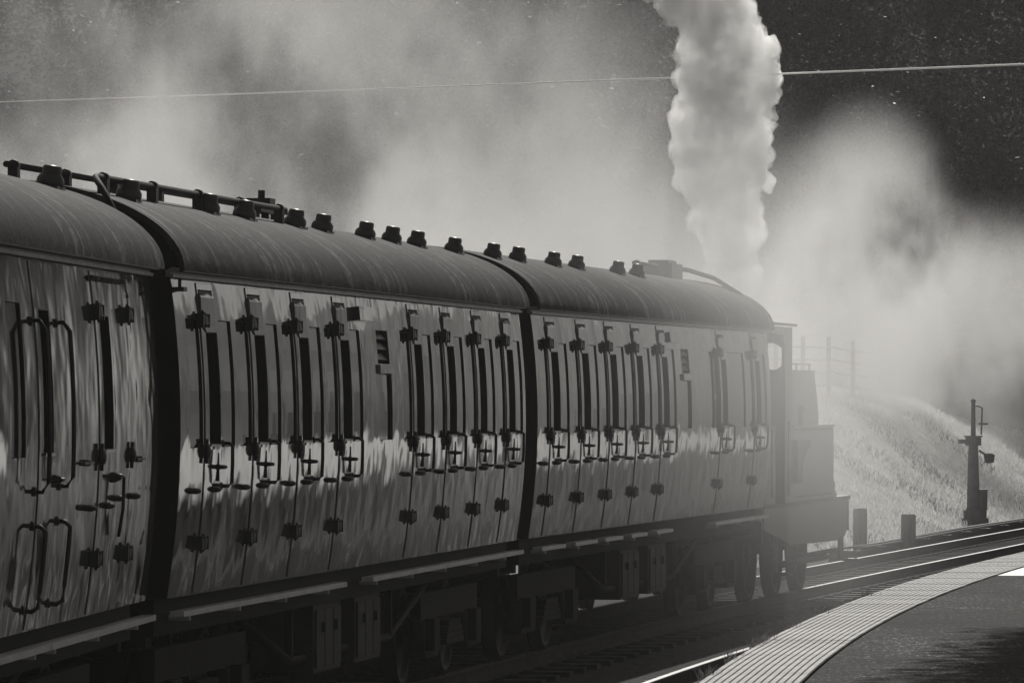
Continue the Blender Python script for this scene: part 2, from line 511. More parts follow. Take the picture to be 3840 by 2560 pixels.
# dry weeds growing from the edge
roots = []; hts = []
for y0 in (37.0, 39.4, 41.5, 42.2, 44.7, 48.0, 52.0, 31.5):
    for _ in range(60):
        y = y0+rng.normal(0, .25); p = edge_pt(y, abs(rng.normal(0, .05))-.05, PZ-.02)
        roots.append(tuple(p)); hts.append(rng.uniform(.03, .11))
n = len(roots)
tag(place(blade_mesh("edge_weeds", roots, np.array(hts), rng.uniform(.3,1.2,n), np.full(n,.0025), M['bankweed']), "edge_weeds"), kind='stuff')

mb = MB(); ys_f = [4+i*1.5 for i in range(48)]
for a, b2 in zip(ys_f[:-1], ys_f[1:]):
    prof = [(-1.62,-.3),(-1.62,.80),(-1.5,.80),(-1.5,.88),(-16,.88)]
    for p, q in zip(prof[:-1], prof[1:]): mb.quad((track_pt(a,*p), track_pt(b2,*p), track_pt(b2,*q), track_pt(a,*q)))
mb.build("unseen_far_platform", M['tarmac'])['kind'] = 'structure'  # hidden behind the train, added to block light under the carriages

# ------------------------------------------------------------------ carriages
ZB, ZE = 1.24, 3.44
CL = 17.3
KP = 0.07
def wprof(z): return 1.40 - KP*(z-2.4)**2
def sp(s, z, off=0.0):
    """point on the near side at distance s along, height z, 'off' proud of the skin"""
    nz = 2*KP*(z-2.4); L = math.hypot(1, nz)
    return (wprof(z)+off/L, s, z+off*nz/L)
ZBASE = [ZB+(ZE-ZB)*i/14 for i in range(15)]

def skin(mb, s0, s1, z0, z1, holes, off=0.0, mi=0, dmi=1):
    """curved panel with recessed openings; holes = (s0,s1,z0,z1,depth)"""
    S = sorted({s0, s1} | {v for h in holes for v in h[:2]})
    Z = sorted({z0, z1} | {v for h in holes for v in h[2:4]} | {z for z in ZBASE if z0+.02 < z < z1-.02})
    idx = {}
    def vid(i, j):
        if (i, j) not in idx:
            idx[(i, j)] = len(mb.v); mb.v.append(sp(S[i], Z[j], off))
        return idx[(i, j)]
    for i in range(len(S)-1):
        for j in range(len(Z)-1):
            sm, zm = (S[i]+S[i+1])/2, (Z[j]+Z[j+1])/2
            if any(h[0] < sm < h[1] and h[2] < zm < h[3] for h in holes): continue
            mb.f.append((vid(i,j), vid(i+1,j), vid(i+1,j+1), vid(i,j+1))); mb.mi.append(mi); mb.sm.append(True)
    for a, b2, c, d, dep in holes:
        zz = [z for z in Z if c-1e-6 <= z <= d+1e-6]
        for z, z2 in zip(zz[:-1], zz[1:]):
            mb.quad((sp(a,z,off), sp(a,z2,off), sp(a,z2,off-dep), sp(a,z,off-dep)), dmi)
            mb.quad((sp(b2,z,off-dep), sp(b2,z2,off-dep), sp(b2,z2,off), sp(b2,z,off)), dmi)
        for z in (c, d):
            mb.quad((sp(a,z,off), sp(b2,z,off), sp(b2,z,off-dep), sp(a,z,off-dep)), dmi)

def rim(mb, s0, s1, z0, z1, off, dep, mi=0):
    """returned edges of a panel that stands off the body"""
    zz = sorted({z0, z1} | {z for z in ZBASE if z0 < z < z1})
    for z, z2 in zip(zz[:-1], zz[1:]):
        mb.quad((sp(s0,z,off-dep), sp(s0,z2,off-dep), sp(s0,z2,off), sp(s0,z,off)), mi)
        mb.quad((sp(s1,z,off), sp(s1,z2,off), sp(s1,z2,off-dep), sp(s1,z,off-dep)), mi)
    for z in (z0, z1):
        mb.quad((sp(s0,z,off-dep), sp(s1,z,off-dep), sp(s1,z,off), sp(s0,z,off)), mi)

def pane(s0, s1, z0, z1, off):
    mb = MB(); zz = sorted({z0, z1} | {z for z in ZBASE if z0 < z < z1})
    for z, z2 in zip(zz[:-1], zz[1:]):
        mb.quad((sp(s0,z,off), sp(s1,z,off), sp(s1,z2,off), sp(s0,z2,off)), 0, True)
    return mb

DW = 0.60; DZ0, DZ1 = ZB+.012, 3.40
GAP = 0.011
def hinge_mb(z):
    mb = MB()
    for a, b2 in ((-.115, -.02), (.02, .115)):
        for (z0, z1, o) in ((z-.036, z+.036, .05),):
            pts = [sp(a,z0,.004), sp(b2,z0,.004), sp(b2,z1,.004), sp(a,z1,.004)]
            top = [sp(a+(.0 if a<0 else .0),z0+.006,o*(.72 if a < 0 else 1)), sp(b2,z0+.006,o), sp(b2,z1-.006,o), sp(a,z1-.006,o*(.72 if a < 0 else 1))]
            mb.quad(top)
            for k in range(4): mb.quad((pts[k], pts[(k+1)%4], top[(k+1)%4], top[k]))
    # flanges at the two ends and knuckle with pin
    for a in (-.112, .112):
        p = sp(a, z, .02); mb.box(p[0]-.02, p[0]+.036, a-.012, a+.012, z-.047, z+.047)
    p0 = sp(0, z-.052, .03); p1 = sp(0, z+.052, .03)
    mb.tube([p0, p1], .024, 10)
    mb.tube([sp(0, z-.068, .03), sp(0, z+.068, .03)], .010, 8)
    return mb
def make_door_parts():
    d = {}
    mb = MB(); w = (GAP+.15, .545, 2.27, 3.06)
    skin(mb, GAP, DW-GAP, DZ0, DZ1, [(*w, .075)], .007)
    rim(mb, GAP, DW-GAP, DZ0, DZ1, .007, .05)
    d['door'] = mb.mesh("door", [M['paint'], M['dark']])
    mb = MB()  # moulded frame round the open droplight
    for a, b2, z0, z1 in ((w[1]+.002, w[1]+.018, w[2]-.02, w[3]+.02),):
        zz = sorted({z0, z1} | {z for z in ZBASE if z0 < z < z1})
        for z, z2 in zip(zz[:-1], zz[1:]):
            q = [sp(a,z,.014), sp(b2,z,.014), sp(b2,z2,.014), sp(a,z2,.014)]
            mb.quad(q); mb.quad((sp(b2,z,.014), sp(b2,z,.006), sp(b2,z2,.006), sp(b2,z2,.014))); mb.quad((sp(a,z,.006), sp(a,z,.014), sp(a,z2,.014), sp(a,z2,.006)))
    for z0, z1 in ((w[2]-.024, w[2]-.002), (w[3]+.002, w[3]+.02)):
        mb.quad((sp(w[0],z0,.014), sp(w[1],z0,.014), sp(w[1],z1,.014), sp(w[0],z1,.014)))
        mb.quad((sp(w[0],z1,.014), sp(w[1],z1,.014), sp(w[1],z1,.006), sp(w[0],z1,.006)))
    d['window_frame'] = mb.mesh("window_frame", M['paint'])
    mb = MB()  # bright sill below the droplight
    mb.quad((sp(w[0],w[2]-.004,.022), sp(w[1],w[2]-.004,.022), sp(w[1],w[2]+.012,.022), sp(w[0],w[2]+.012,.022)))
    mb.quad((sp(w[0],w[2]+.012,.022), sp(w[1],w[2]+.012,.022), sp(w[1],w[2]+.012,-.05), sp(w[0],w[2]+.012,-.05)))
    d['sill'] = mb.mesh("sill", M['bright'])
    mb = MB()  # ventilator hood at the head of the door, its top edge bevelled
    a, b2 = .045, .545
    mb.quad((sp(a,3.11,.008), sp(b2,3.11,.008), sp(b2,3.30,.022), sp(a,3.30,.022)))
    mb.quad((sp(a,3.30,.022), sp(b2,3.30,.022), sp(b2,3.338,.008), sp(a,3.338,.008)))
    mb.quad((sp(a,3.11,.008), sp(a,3.30,.022), sp(a,3.338,.008))); mb.quad((sp(b2,3.11,.008), sp(b2,3.338,.008), sp(b2,3.30,.022)))
    d['louvre_hood'] = mb.mesh("louvre_hood", M['paint'])
    mb = MB(); mb.quad((sp(a,3.340,.010), sp(b2,3.340,.010), sp(b2,3.356,.010), sp(a,3.356,.010)))
    d['louvre_slot'] = mb.mesh("louvre_slot", M['dark'])
    d['hinge_top'] = hinge_mb(3.14).mesh("hinge", M['black'])
    d['hinge_low'] = hinge_mb(1.60).mesh("hinge", M['black'])
    mb = MB(); p = sp(0, 2.235, .02); mb.ellipsoid(p, .03, .055, .055); mb.tube([sp(0,2.15,.02), sp(0,2.32,.02)], .012, 8)
    d['hinge_mid'] = mb.mesh("hinge", M['black'])
    mb = MB(); z = 2.12; s = .5
    p = sp(s, z, .0)
    mb.lathe([(.034,0),(.034,.012),(.016,.02),(.014,.055)], (p[0],s,z), 'x', 12)
    mb.tube([(p[0]+.05,s-.085,z), (p[0]+.06,s,z), (p[0]+.05,s+.085,z)], [.010,.014,.010], 8)
    mb.tube([(p[0]+.004,s,z+.1),(p[0]+.006,s,z-.1)], .012, 8)
    d['door_handle'] = mb.mesh("door_handle", M['black'])
    mb = MB(); s = .40; p = sp(s, 1.965, .015); mb.ellipsoid(p, .045, .075, .022)
    d['door_stop'] = mb.mesh("door_stop", M['black'])
    return d
DP = make_door_parts()
mb = MB(); s = DW+.055
zt, zl = 2.285, 1.985
pt, pl = sp(s, zt, 0), sp(s, zl, 0)
mb.tube([pt, (pt[0]+.055,s,zt), (pt[0]+.078,s,zt-.02), (pl[0]+.088,s,(zt+zl)/2), (pl[0]+.082,s,zl+.02), (pl[0]+.06,s,zl), pl], .0135, 8)
mb.ellipsoid((pt[0]+.008,s,zt), .014, .04, .028); mb.ellipsoid((pl[0]+.008,s,zl), .014, .04, .028)
GRAB = mb.mesh("grab_handle", M['black'])
mb = MB(); p = sp(0, 1.965, .014); mb.ellipsoid((p[0]+.004,0,p[2]), .044, .07, .022)
BUMP = mb.mesh("bump_stop", M['black'])
WZ0, WZ1 = 2.26, 3.15
WIN_ME = pane(0, .46, WZ0+.005, WZ1-.005, -.013).mesh("window", M['glass'])

mb = MB()
mb.box(-.075, .075, -.14, .14, -.03, .012)
mb.lathe([(.082,.0),(.088,.03),(.086,.06),(.074,.085),(.060,.098),(.062,.105),(.060,.15),(.052,.162),(.0005,.166)], seg=18)
n0 = len(mb.v)
VENT = mb.mesh("roof_ventilator", M['vent'])
for v in VENT.vertices: v.co.y *= 1.1; v.co.z *= .86; v.co.x *= 1.06

def roof_z(x):  return 3.47 + .64*math.sqrt(max(0, 1-(x/1.40)**2))

def wheelset(mb, y, r, gauge=1.5):
    for sx in (-.75, .75):
        o = 1 if sx > 0 else -1
        mb.lathe([(r+.02, sx-o*.07), (r+.02, sx-o*.045), (r, sx-o*.04), (r-.005, sx+o*.065), (r-.07, sx+o*.065), (r-.08, sx+o*.03), (.12, sx+o*.02), (.1, sx+o*.08)], (0,y,r), 'x', 24)
    mb.lathe([(.075,-.7),(.075,.7)], (0,y,r), 'x', 10)

def bogie(root, yc):
    mb = MB()
    for sx in (-1, 1):
        x = sx*1.0
        mb.box(x-.05, x+.05, yc-1.75, yc+1.75, .62, .86)
        for dy in (-1.3, 1.3):
            mb.box(x-.11, x+.13*1 if sx>0 else x+.11, yc+dy-.16, yc+dy+.16, .34, .63)
            mb.box(x-.08, x+.08, yc+dy-.38, yc+dy+.38, .28, .335)
            for q in (-.32,.32): mb.lathe([(.07,.335),(.07,.61)], (x, yc+dy+q, 0), 'z', 10)
        for i in range(4): mb.box(x-.1, x+.1, yc-.55+.06*i, yc+.55-.06*i, .36+.055*i, .41+.055*i)
    mb.box(-1.0, 1.0, yc-.25, yc+.25, .58, .8)
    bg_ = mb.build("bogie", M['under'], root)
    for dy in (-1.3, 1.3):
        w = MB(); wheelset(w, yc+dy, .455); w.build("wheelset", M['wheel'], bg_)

def add_door(root, s0, hinge_right=False):
    d = place(DP['door'], "door", root, (0, s0, 0))
    place(DP['window_frame'], "window_frame", d); place(DP['sill'], "sill", d)
    place(DP['louvre_hood'], "louvre_hood", d); place(DP['louvre_slot'], "louvre_slot", d)
    for k in ('hinge_top', 'hinge_mid', 'hinge_low'): place(DP[k], "hinge", d)
    place(DP['door_handle'], "door_handle", d); place(DP['door_stop'], "door_stop", d)
    place(GRAB, "grab_handle", root, (0, s0, 0))
    place(BUMP, "bump_stop", root, (0, s0-.36, 0))
    return d

def carriage(label, x, y, heading, doors, windows, lav, vents, extra_holes=(), boards=((0,CL),), special=None):
    th = R(heading)
    # root at the near end, rail level, on the centre line; side passes through (x, y)
    ox, oy = x-1.4*math.cos(th), y+1.4*math.sin(th)
    root = empty("railway_carriage", label, "railway carriage", (ox, oy, 0), -th, "carriages of the steam train")
    holes = []
    for s0 in doors: holes.append((s0, s0+DW, DZ0-.004, DZ1+.004, .055))
    wins = list(windows)
    for s0 in doors:
        for a in (s0-.51, s0+.705): 
            if (a > .1 and a+.46 < CL-.1 and not any(abs(a-w[0]) < .5 for w in wins)): wins.append((a, a+.46))
    wins = [w for w in wins if w[1] > w[0]]
    for a, b2 in wins: holes.append((a, b2, WZ0, WZ1, .015))
    if lav is not None:
        holes.append((lav, lav+.60, 2.885, 3.16, .07)); holes.append((lav, lav+.66, WZ0, 2.80, .024))
    holes += list(extra_holes)
    mb = MB()
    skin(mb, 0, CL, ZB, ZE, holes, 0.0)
    # far side, ends, floor
    n = len(ZBASE)
    for z, z2 in zip(ZBASE[:-1], ZBASE[1:]):
        a, b2 = -wprof(z), -wprof(z2)
        mb.quad(((a,0,z),(b2,0,z2),(b2,CL,z2),(a,CL,z)), 0, True)
    for yy in (0.0, CL):
        xs = [-1.39+2.78*i/24 for i in range(25)]
        ring = [(wprof(z), yy, z) for z in ZBASE] + [(x_, yy, roof_z(x_)-.03) for x_ in reversed(xs)] + [(-wprof(z), yy, z) for z in reversed(ZBASE)]
        mb.quad(ring if yy == 0 else ring[::-1], 2)
    mb.quad(((-1.29,0,ZB),(-1.29,CL,ZB),(1.29,CL,ZB),(1.29,0,ZB)), 2)
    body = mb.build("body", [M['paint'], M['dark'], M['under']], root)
    for a, b2 in wins:
        if abs(b2-a-.46) < .001: place(WIN_ME, "window", root, (0, a, 0))
        else: pane(a+.004, b2-.004, WZ0+.004, WZ1-.004, -.013).build("window", M['glass'], root)
    for s0 in doors: add_door(root, s0)
    if lav is not None:
        w = pane(lav+.004, lav+.656, WZ0+.004, 2.796, -.022).build("window", M['glass'], root)
        mb = MB(); 
        for k in range(3):
            z = 2.92+k*.085
            mb.quad((sp(lav,z,-.012), sp(lav+.6,z,-.012), sp(lav+.6,z+.06,-.05), sp(lav,z+.06,-.05)))
        mb.build("hopper_louvre", M['black'], root)
        mb = MB(); a, b2 = lav-.02, lav+.64
        q = [sp(a,2.805,.022), sp(b2,2.805,.022), sp(b2,2.875,.022), sp(a,2.875,.022)]; q0 = [sp(a,2.80,.0), sp(b2,2.80,.0), sp(b2,2.88,.0), sp(a,2.88,.0)]
        mb.quad(q)
        for k in range(4): mb.quad((q0[k], q0[(k+1)%4], q[(k+1)%4], q[k]))
        mb.build("window_ledge", M['paint'], root)
        mb = MB(); a, b2 = lav-1.0, lav-.1
        for (z0, z1, o0, o1, ml) in ((3.225, 3.335, 0, .05, 0),):
            q0 = [sp(a,z0,0), sp(b2,z0,0), sp(b2,z1,0), sp(a,z1,0)]; q = [sp(a,z0,o1), sp(b2,z0,o1), sp(b2,z1,o1), sp(a,z1,o1)]
            mb.quad(q)
            for k in range(4): mb.quad((q0[k], q0[(k+1)%4], q[(k+1)%4], q[k]), 1 if k == 3 else 0)
        mb.build("board_bracket", [M['paint'], M['black']], root)
    # roof
    mb = MB(); xs = [1.43*math.cos(math.pi*i/40) for i in range(41)]
    sec = [(x_*1.004, 3.468+.64*math.sin(math.pi*i/40)) for i, x_ in enumerate(xs)]
    seg = 24; e0, e1 = -.04, CL+.04
    nv = len(mb.v); m_ = len(sec)
    for j in range(seg+1):
        for (x_, z_) in sec: mb.v.append((x_, e0+(e1-e0)*j/seg, z_))
    for j in range(seg):
        for i in range(m_-1):
            a = nv+j*m_+i; mb.f.append((a, a+m_, a+m_+1, a+1)); mb.mi.append(0); mb.sm.append(True)
    for yy in (e0, e1):   # lip at each end
        for i in range(m_-1):
            (xa, za), (xb, zb) = sec[i], sec[i+1]
            mb.quad(((xa,yy,za),(xb,yy,zb),(xb*.975,yy,3.468+(zb-3.468)*.95-.01),(xa*.975,yy,3.468+(za-3.468)*.95-.01)), 1)
    roof = mb.build("roof", [M['roof'], M['black']], root)
    for sx in (1, -1):
        mb = MB()
        x0 = wprof(ZE)
        pr = [(sx*(x0-.02),3.428),(sx*(x0+.030),3.424),(sx*(x0+.034),3.446),(sx*(x0+.012),3.4462),(sx*(x0+.012),3.462)]
        pr += [(sx*(x0+.075),3.466),(sx*(x0+.08),3.486),(sx*(x0+.03),3.494),(sx*(x0-.02),3.47)]
        if sx < 0: pr = pr[::-1]
        mb.prism_y(pr, -.05, CL+.05)
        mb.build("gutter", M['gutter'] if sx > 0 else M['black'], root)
    for s in vents:
        xx = 1.4-.58
        sl = -.64*(xx/1.4**2)/math.sqrt(1-(xx/1.4)**2)
        place(VENT, "roof_ventilator", root, (xx, s, roof_z(xx)+.0), (0, -math.atan(sl)*.5, R(random.uniform(-4,4))))
    # underframe
    mb = MB()
    for sx in (-1, 1):
        mb.box(sx*1.16-.05, sx*1.16+.05, .02, CL-.02, .98, 1.232)
        mb.tube([(sx*1.05, 3.9, .98), (sx*1.05, 6.2, .55), (sx*1.05, 11.1, .55), (sx*1.05, 13.4, .98)], .035, 6)
        for s in (6.2, 11.1): mb.box(sx*1.05-.03, sx*1.05+.03, s-.04, s+.04, .55, .98)
    mb.box(-1.15, 1.15, .03, .2, .9, 1.23); mb.box(-1.15, 1.15, CL-.2, CL-.03, .9, 1.23)
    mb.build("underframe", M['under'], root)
    for s0, s1 in ((6.9, 8.2), (8.9, 10.2)):
        mb = MB(); mb.box(.62, 1.12, s0, s1, .42, .96)
        for k in range(3):
            a = s0+.05+k*(s1-s0-.1)/3; mb.box(1.1205, 1.14, a+.02, a+(s1-s0-.1)/3-.02, .46, .92)
        mb.box(1.1405, 1.17, s0+.3, s0+.42, .74, .82); mb.box(1.1405, 1.17, s1-.42, s1-.3, .74, .82)
        mb.build("battery_box", M['grey'], root)
    mb = MB(); mb.lathe([(.2,-.9),(.22,-.85),(.22,.85),(.2,.9)], (.3, 11.9, .62), 'y', 16); mb.build("vacuum_cylinder", M['under'], root)
    for yc in (2.6, CL-2.6): bogie(root, yc)
    for s0, s1 in boards:
        mb = MB(); mb.box(1.295, 1.395, s0, s1, 1.112, 1.15)
        s = s0+.4
        while s < s1-.1:
            mb.box(1.2115, 1.36, s-.02, s+.02, 1.075, 1.1115); s += 1.9
        mb.build("footboard", M['board'], root)
    # buffers and drawgear
    for yy, sg in ((0, -1), (CL, 1)):
        for sx in (-.865, .865):
            mb = MB()
            prof = [(.11,0),(.11,.2),(.075,.21),(.075,.34),(.2,.345),(.225,.36),(.2,.385),(.05,.39)]
            mb.lathe([(r_, yy+sg*h) for r_, h in prof] if sg > 0 else [(r_, yy-h) for r_, h in prof], (sx,0,1.06), 'y', 18)
            mb.build("buffer", M['black'], root)
    if special: special(root)
    return root

def roof_pipe(root, u, s0, s1, name="roof_pipe", bend=False, r=.023):
    x_ = 1.4-u; zr = roof_z(x_)+.115
    mb = MB(); pts = []
    if bend:
        pts += [(x_+.30, s0-.55, zr-.42), (x_+.24, s0-.5, zr-.28), (x_+.12, s0-.35, zr-.10), (x_+.02, s0-.12, zr-.012)]
    pts += [(x_, s0, zr), (x_, s1, zr)]
    mb.tube(pts, r, 10)
    p = mb.build(name, M['grey'] if not bend else M['under'], root)
    s = s0+.25
    while s < s1:
        mb = MB(); mb.box(x_-.035, x_+.035, s-.045, s+.045, roof_z(x_)-.05, zr-.005)
        mb.lathe([(r+.016,-.035),(r+.016,.035)], (x_, s, zr), 'y', 12)
        mb.build("pipe_bracket", M['black'], p)
        s += 1.72
    return p

def hand_loop(root, s, z0, z1, out=.075, name="handrail"):
    a, b2 = sp(s, z1, 0), sp(s, z0, 0)
    mid = [sp(s, z0+(z1-z0)*t, out) for t in (0.94, .75, .5, .25, .06)]
    mb = MB(); mb.tube([a, sp(s, z1, out*.6)] + mid + [sp(s, z0, out*.6), b2], .014, 8)
    for q in (a, b2): mb.ellipsoid((q[0]+.006, s, q[2]), .012, .03, .03)
    mb.build(name, M['black'], root)

def c1_extra(root):
    # guard's compartment: long handrails beside a plain door, double luggage doors
    for s, a, b2 in ((11.62, 2.06, 3.05), (12.62, 2.08, 3.05), (11.62, 1.37, 1.86), (12.62, 1.38, 1.87)):
        hand_loop(root, s, a, b2, .085)
    # guard's door
    w = (11.93, 12.33, 2.27, 3.12)
    mb = MB(); skin(mb, 11.75+GAP, 12.48-GAP, DZ0, DZ1, [(*w, .08)], .006); rim(mb, 11.75+GAP, 12.48-GAP, DZ0, DZ1, .006, .05)
    d = mb.build("door", [M['paint'], M['dark']], root)
    mb = MB(); p = sp(12.4, 2.12, 0)
    mb.lathe([(.03,0),(.03,.012),(.014,.05)], (p[0],12.4,2.12), 'x', 12); mb.tube([(p[0]+.05,12.33,2.12),(p[0]+.05,12.47,2.12)], .011, 8); mb.build("door_handle", M['black'], d)
    mb = MB(); mb.quad((sp(w[0],2.262,.02), sp(w[1],2.262,.02), sp(w[1],2.28,.02), sp(w[0],2.28,.02))); mb.quad((sp(w[0],2.28,.02), sp(w[1],2.28,.02), sp(w[1],2.28,-.05), sp(w[0],2.28,-.05))); mb.build("sill", M['bright'], d)
    # pair of luggage doors, hinged at 14.35 and 15.78
    for (a, b2, hs, win) in ((14.35, 15.07, 14.35, True), (15.07, 15.78, 15.78, False)):
        mb = MB(); hh = [(14.55, 14.99, 2.27, 3.12, .08)] if win else []
        skin(mb, a+GAP, b2-.006, DZ0, DZ1, hh, .006); rim(mb, a+GAP, b2-.006, DZ0, DZ1, .006, .05)
        d = mb.build("door", [M['paint'], M['dark']], root)
        for k in ('hinge_top', 'hinge_mid', 'hinge_low'): place(DP[k], "hinge", d, (0, hs, 0))
        if win:
            mb = MB(); mb.quad((sp(14.55,2.262,.02), sp(14.99,2.262,.02), sp(14.99,2.28,.02), sp(14.55,2.28,.02))); mb.quad((sp(14.55,2.28,.02), sp(14.99,2.28,.02), sp(14.99,2.28,-.05), sp(14.55,2.28,-.05))); mb.build("sill", M['bright'], d)
            p = sp(15.0, 2.1, 0); mb = MB()
            mb.lathe([(.035,0),(.035,.014),(.016,.06)], (p[0],15.0,2.1), 'x', 12)
            mb.tube([(p[0]+.05,14.9,2.11),(p[0]+.06,15.0,2.11),(p[0]+.06,15.12,2.1)], .012, 8)
            mb.tube([(p[0]+.06,15.12,2.1),(p[0]+.05,15.15,1.9),(p[0]+.02,15.16,1.72)], .011, 8)
            mb.build("door_handle", M['black'], d)
    mb = MB(); p = sp(0,3.36,.012); mb.quad((sp(14.3,3.335,.01), sp(15.8,3.335,.01), sp(15.8,3.362,.034), sp(14.3,3.362,.034))); mb.quad((sp(14.3,3.362,.034), sp(15.8,3.362,.034), sp(15.8,3.372,.005), sp(14.3,3.372,.005))); mb.build("drip_strip", M['paint'], root)
    for s in (13.9, 14.75, 15.2, 16.0): place(BUMP, "bump_stop", root, (0, s, -.04 if s < 15 else 0))
    for s in (13.72, 16.2):
        mb = MB(); p = sp(s, 2.2, .012); mb.box(p[0]-.012, p[0]+.02, s-.2, s+.2, 2.196, 2.212); mb.lathe([(.02,0),(.02,.035)], (p[0]-.012, s, 2.204), 'x', 8); mb.build("lamp_bracket", M['black'], root)
    roof_pipe(root, 1.35, 13.2, 17.2)

def c2_extra(root):
    roof_pipe(root, 1.35, .6, 12.0)
    roof_pipe(root, .63, .2, 7.6, bend=True)
    mb = MB(); x_ = .25; z = roof_z(x_)
    mb.box(x_-.07, x_+.07, 9.0, 9.7, z+.05, z+.1); mb.box(x_-.1, x_+.1, 9.25, 9.5, z+.1, z+.17); mb.lathe([(.03,.17),(.03,.24)], (x_, 9.4, z), 'z', 8)
    mb.box(x_-.03, x_+.03, 9.1, 9.16, z-.03, z+.05); mb.box(x_-.03, x_+.03, 9.55, 9.61, z-.03, z+.05)
    mb.build("pipe_valve", M['black'], root)
    mb = MB(); p = sp(.12, 3.36, 0); mb.box(p[0], p[0]+.07, .08, .2, 3.33, 3.36); mb.lathe([(.012,3.36),(.012,3.42)], (p[0]+.03,.14,0), 'z', 8); mb.build("lamp_bracket", M['black'], root)

def c3_extra(root):
    roof_pipe(root, .95, 12.2, 15.6)
    mb = MB(); x_ = 1.4-.95; z = roof_z(x_)+.115
    mb.tube([(x_,15.5,z),(x_+.1,15.9,z-.01),(x_+.35,16.4,z-.1),(x_+.6,16.8,z-.28),(x_+.75,17.0,z-.48)], .028, 8)
    mb.build("roof_hose", M['under'], root)
    mb = MB(); xx = .45
    mb.box(xx-.18, xx+.18, 14.0, 14.9, roof_z(xx)-.06, roof_z(xx)+.15)
    mb.box(xx-.12, xx+.12, 14.1, 14.8, roof_z(xx)+.1501, roof_z(xx)+.19)
    mb.build("tank_filler", M['vent'], root)
    mb = MB(); mb.lathe([(.02,0),(.02,.1)], (.5, 3.9, roof_z(.5)), 'z', 8); mb.lathe([(.02,0),(.02,.1)], (.5, 6.2, roof_z(.5)), 'z', 8); mb.build("roof_fitting", M['black'], root)

C2_DOORS = [.86, 2.74, 4.62, 6.50, 10.28, 12.16, 14.06, 15.94]
carriage("nearest dark carriage, cut by the left edge, with long looped handrails and double luggage doors",
         -2.38-17.3*math.sin(R(3.9)), 40.9-17.3*math.cos(R(3.9)), 3.9, [.9, 2.8, 4.7, 6.6],
         [(9.6, 10.06), (10.72, 11.25)], None, [1.2, 3.4, 6.0, 8.5, 16.18],
         extra_holes=[(11.75, 12.48, DZ0-.004, DZ1+.004, .055), (14.35, 15.78, DZ0-.004, DZ1+.004, .055)],
         boards=((.1, 12.3), (12.33, 17.2)), special=c1_extra)
carriage("middle carriage with eight doors, grey domed roof and two thin roof pipes",
         -2.253, 41.28, 7.93, C2_DOORS, [], 8.50, [1.05, 4.0, 5.5, 7.75, 9.05, 11.25, 12.7, 14.15, 16.45],
         boards=((.15, 6.9), (8.2, 17.2)), special=c2_extra)
carriage("farthest carriage, fading into steam beside the engine, with two widely spaced end doors",
         .25, 59.0, 9.98, [.73, 2.61, 4.43, 6.24, 8.06, 12.75, 15.74],
         [(11.5, 12.6), (13.45, 14.95)], 9.75, [.72, 2.15, 4.3, 5.8, 8.6, 10.0],
         boards=((.3, 1.7), (2.3, 3.7), (4.2, 5.4), (6.0, 7.1), (7.8, 9.0), (12.4, 17.1)), special=c3_extra)

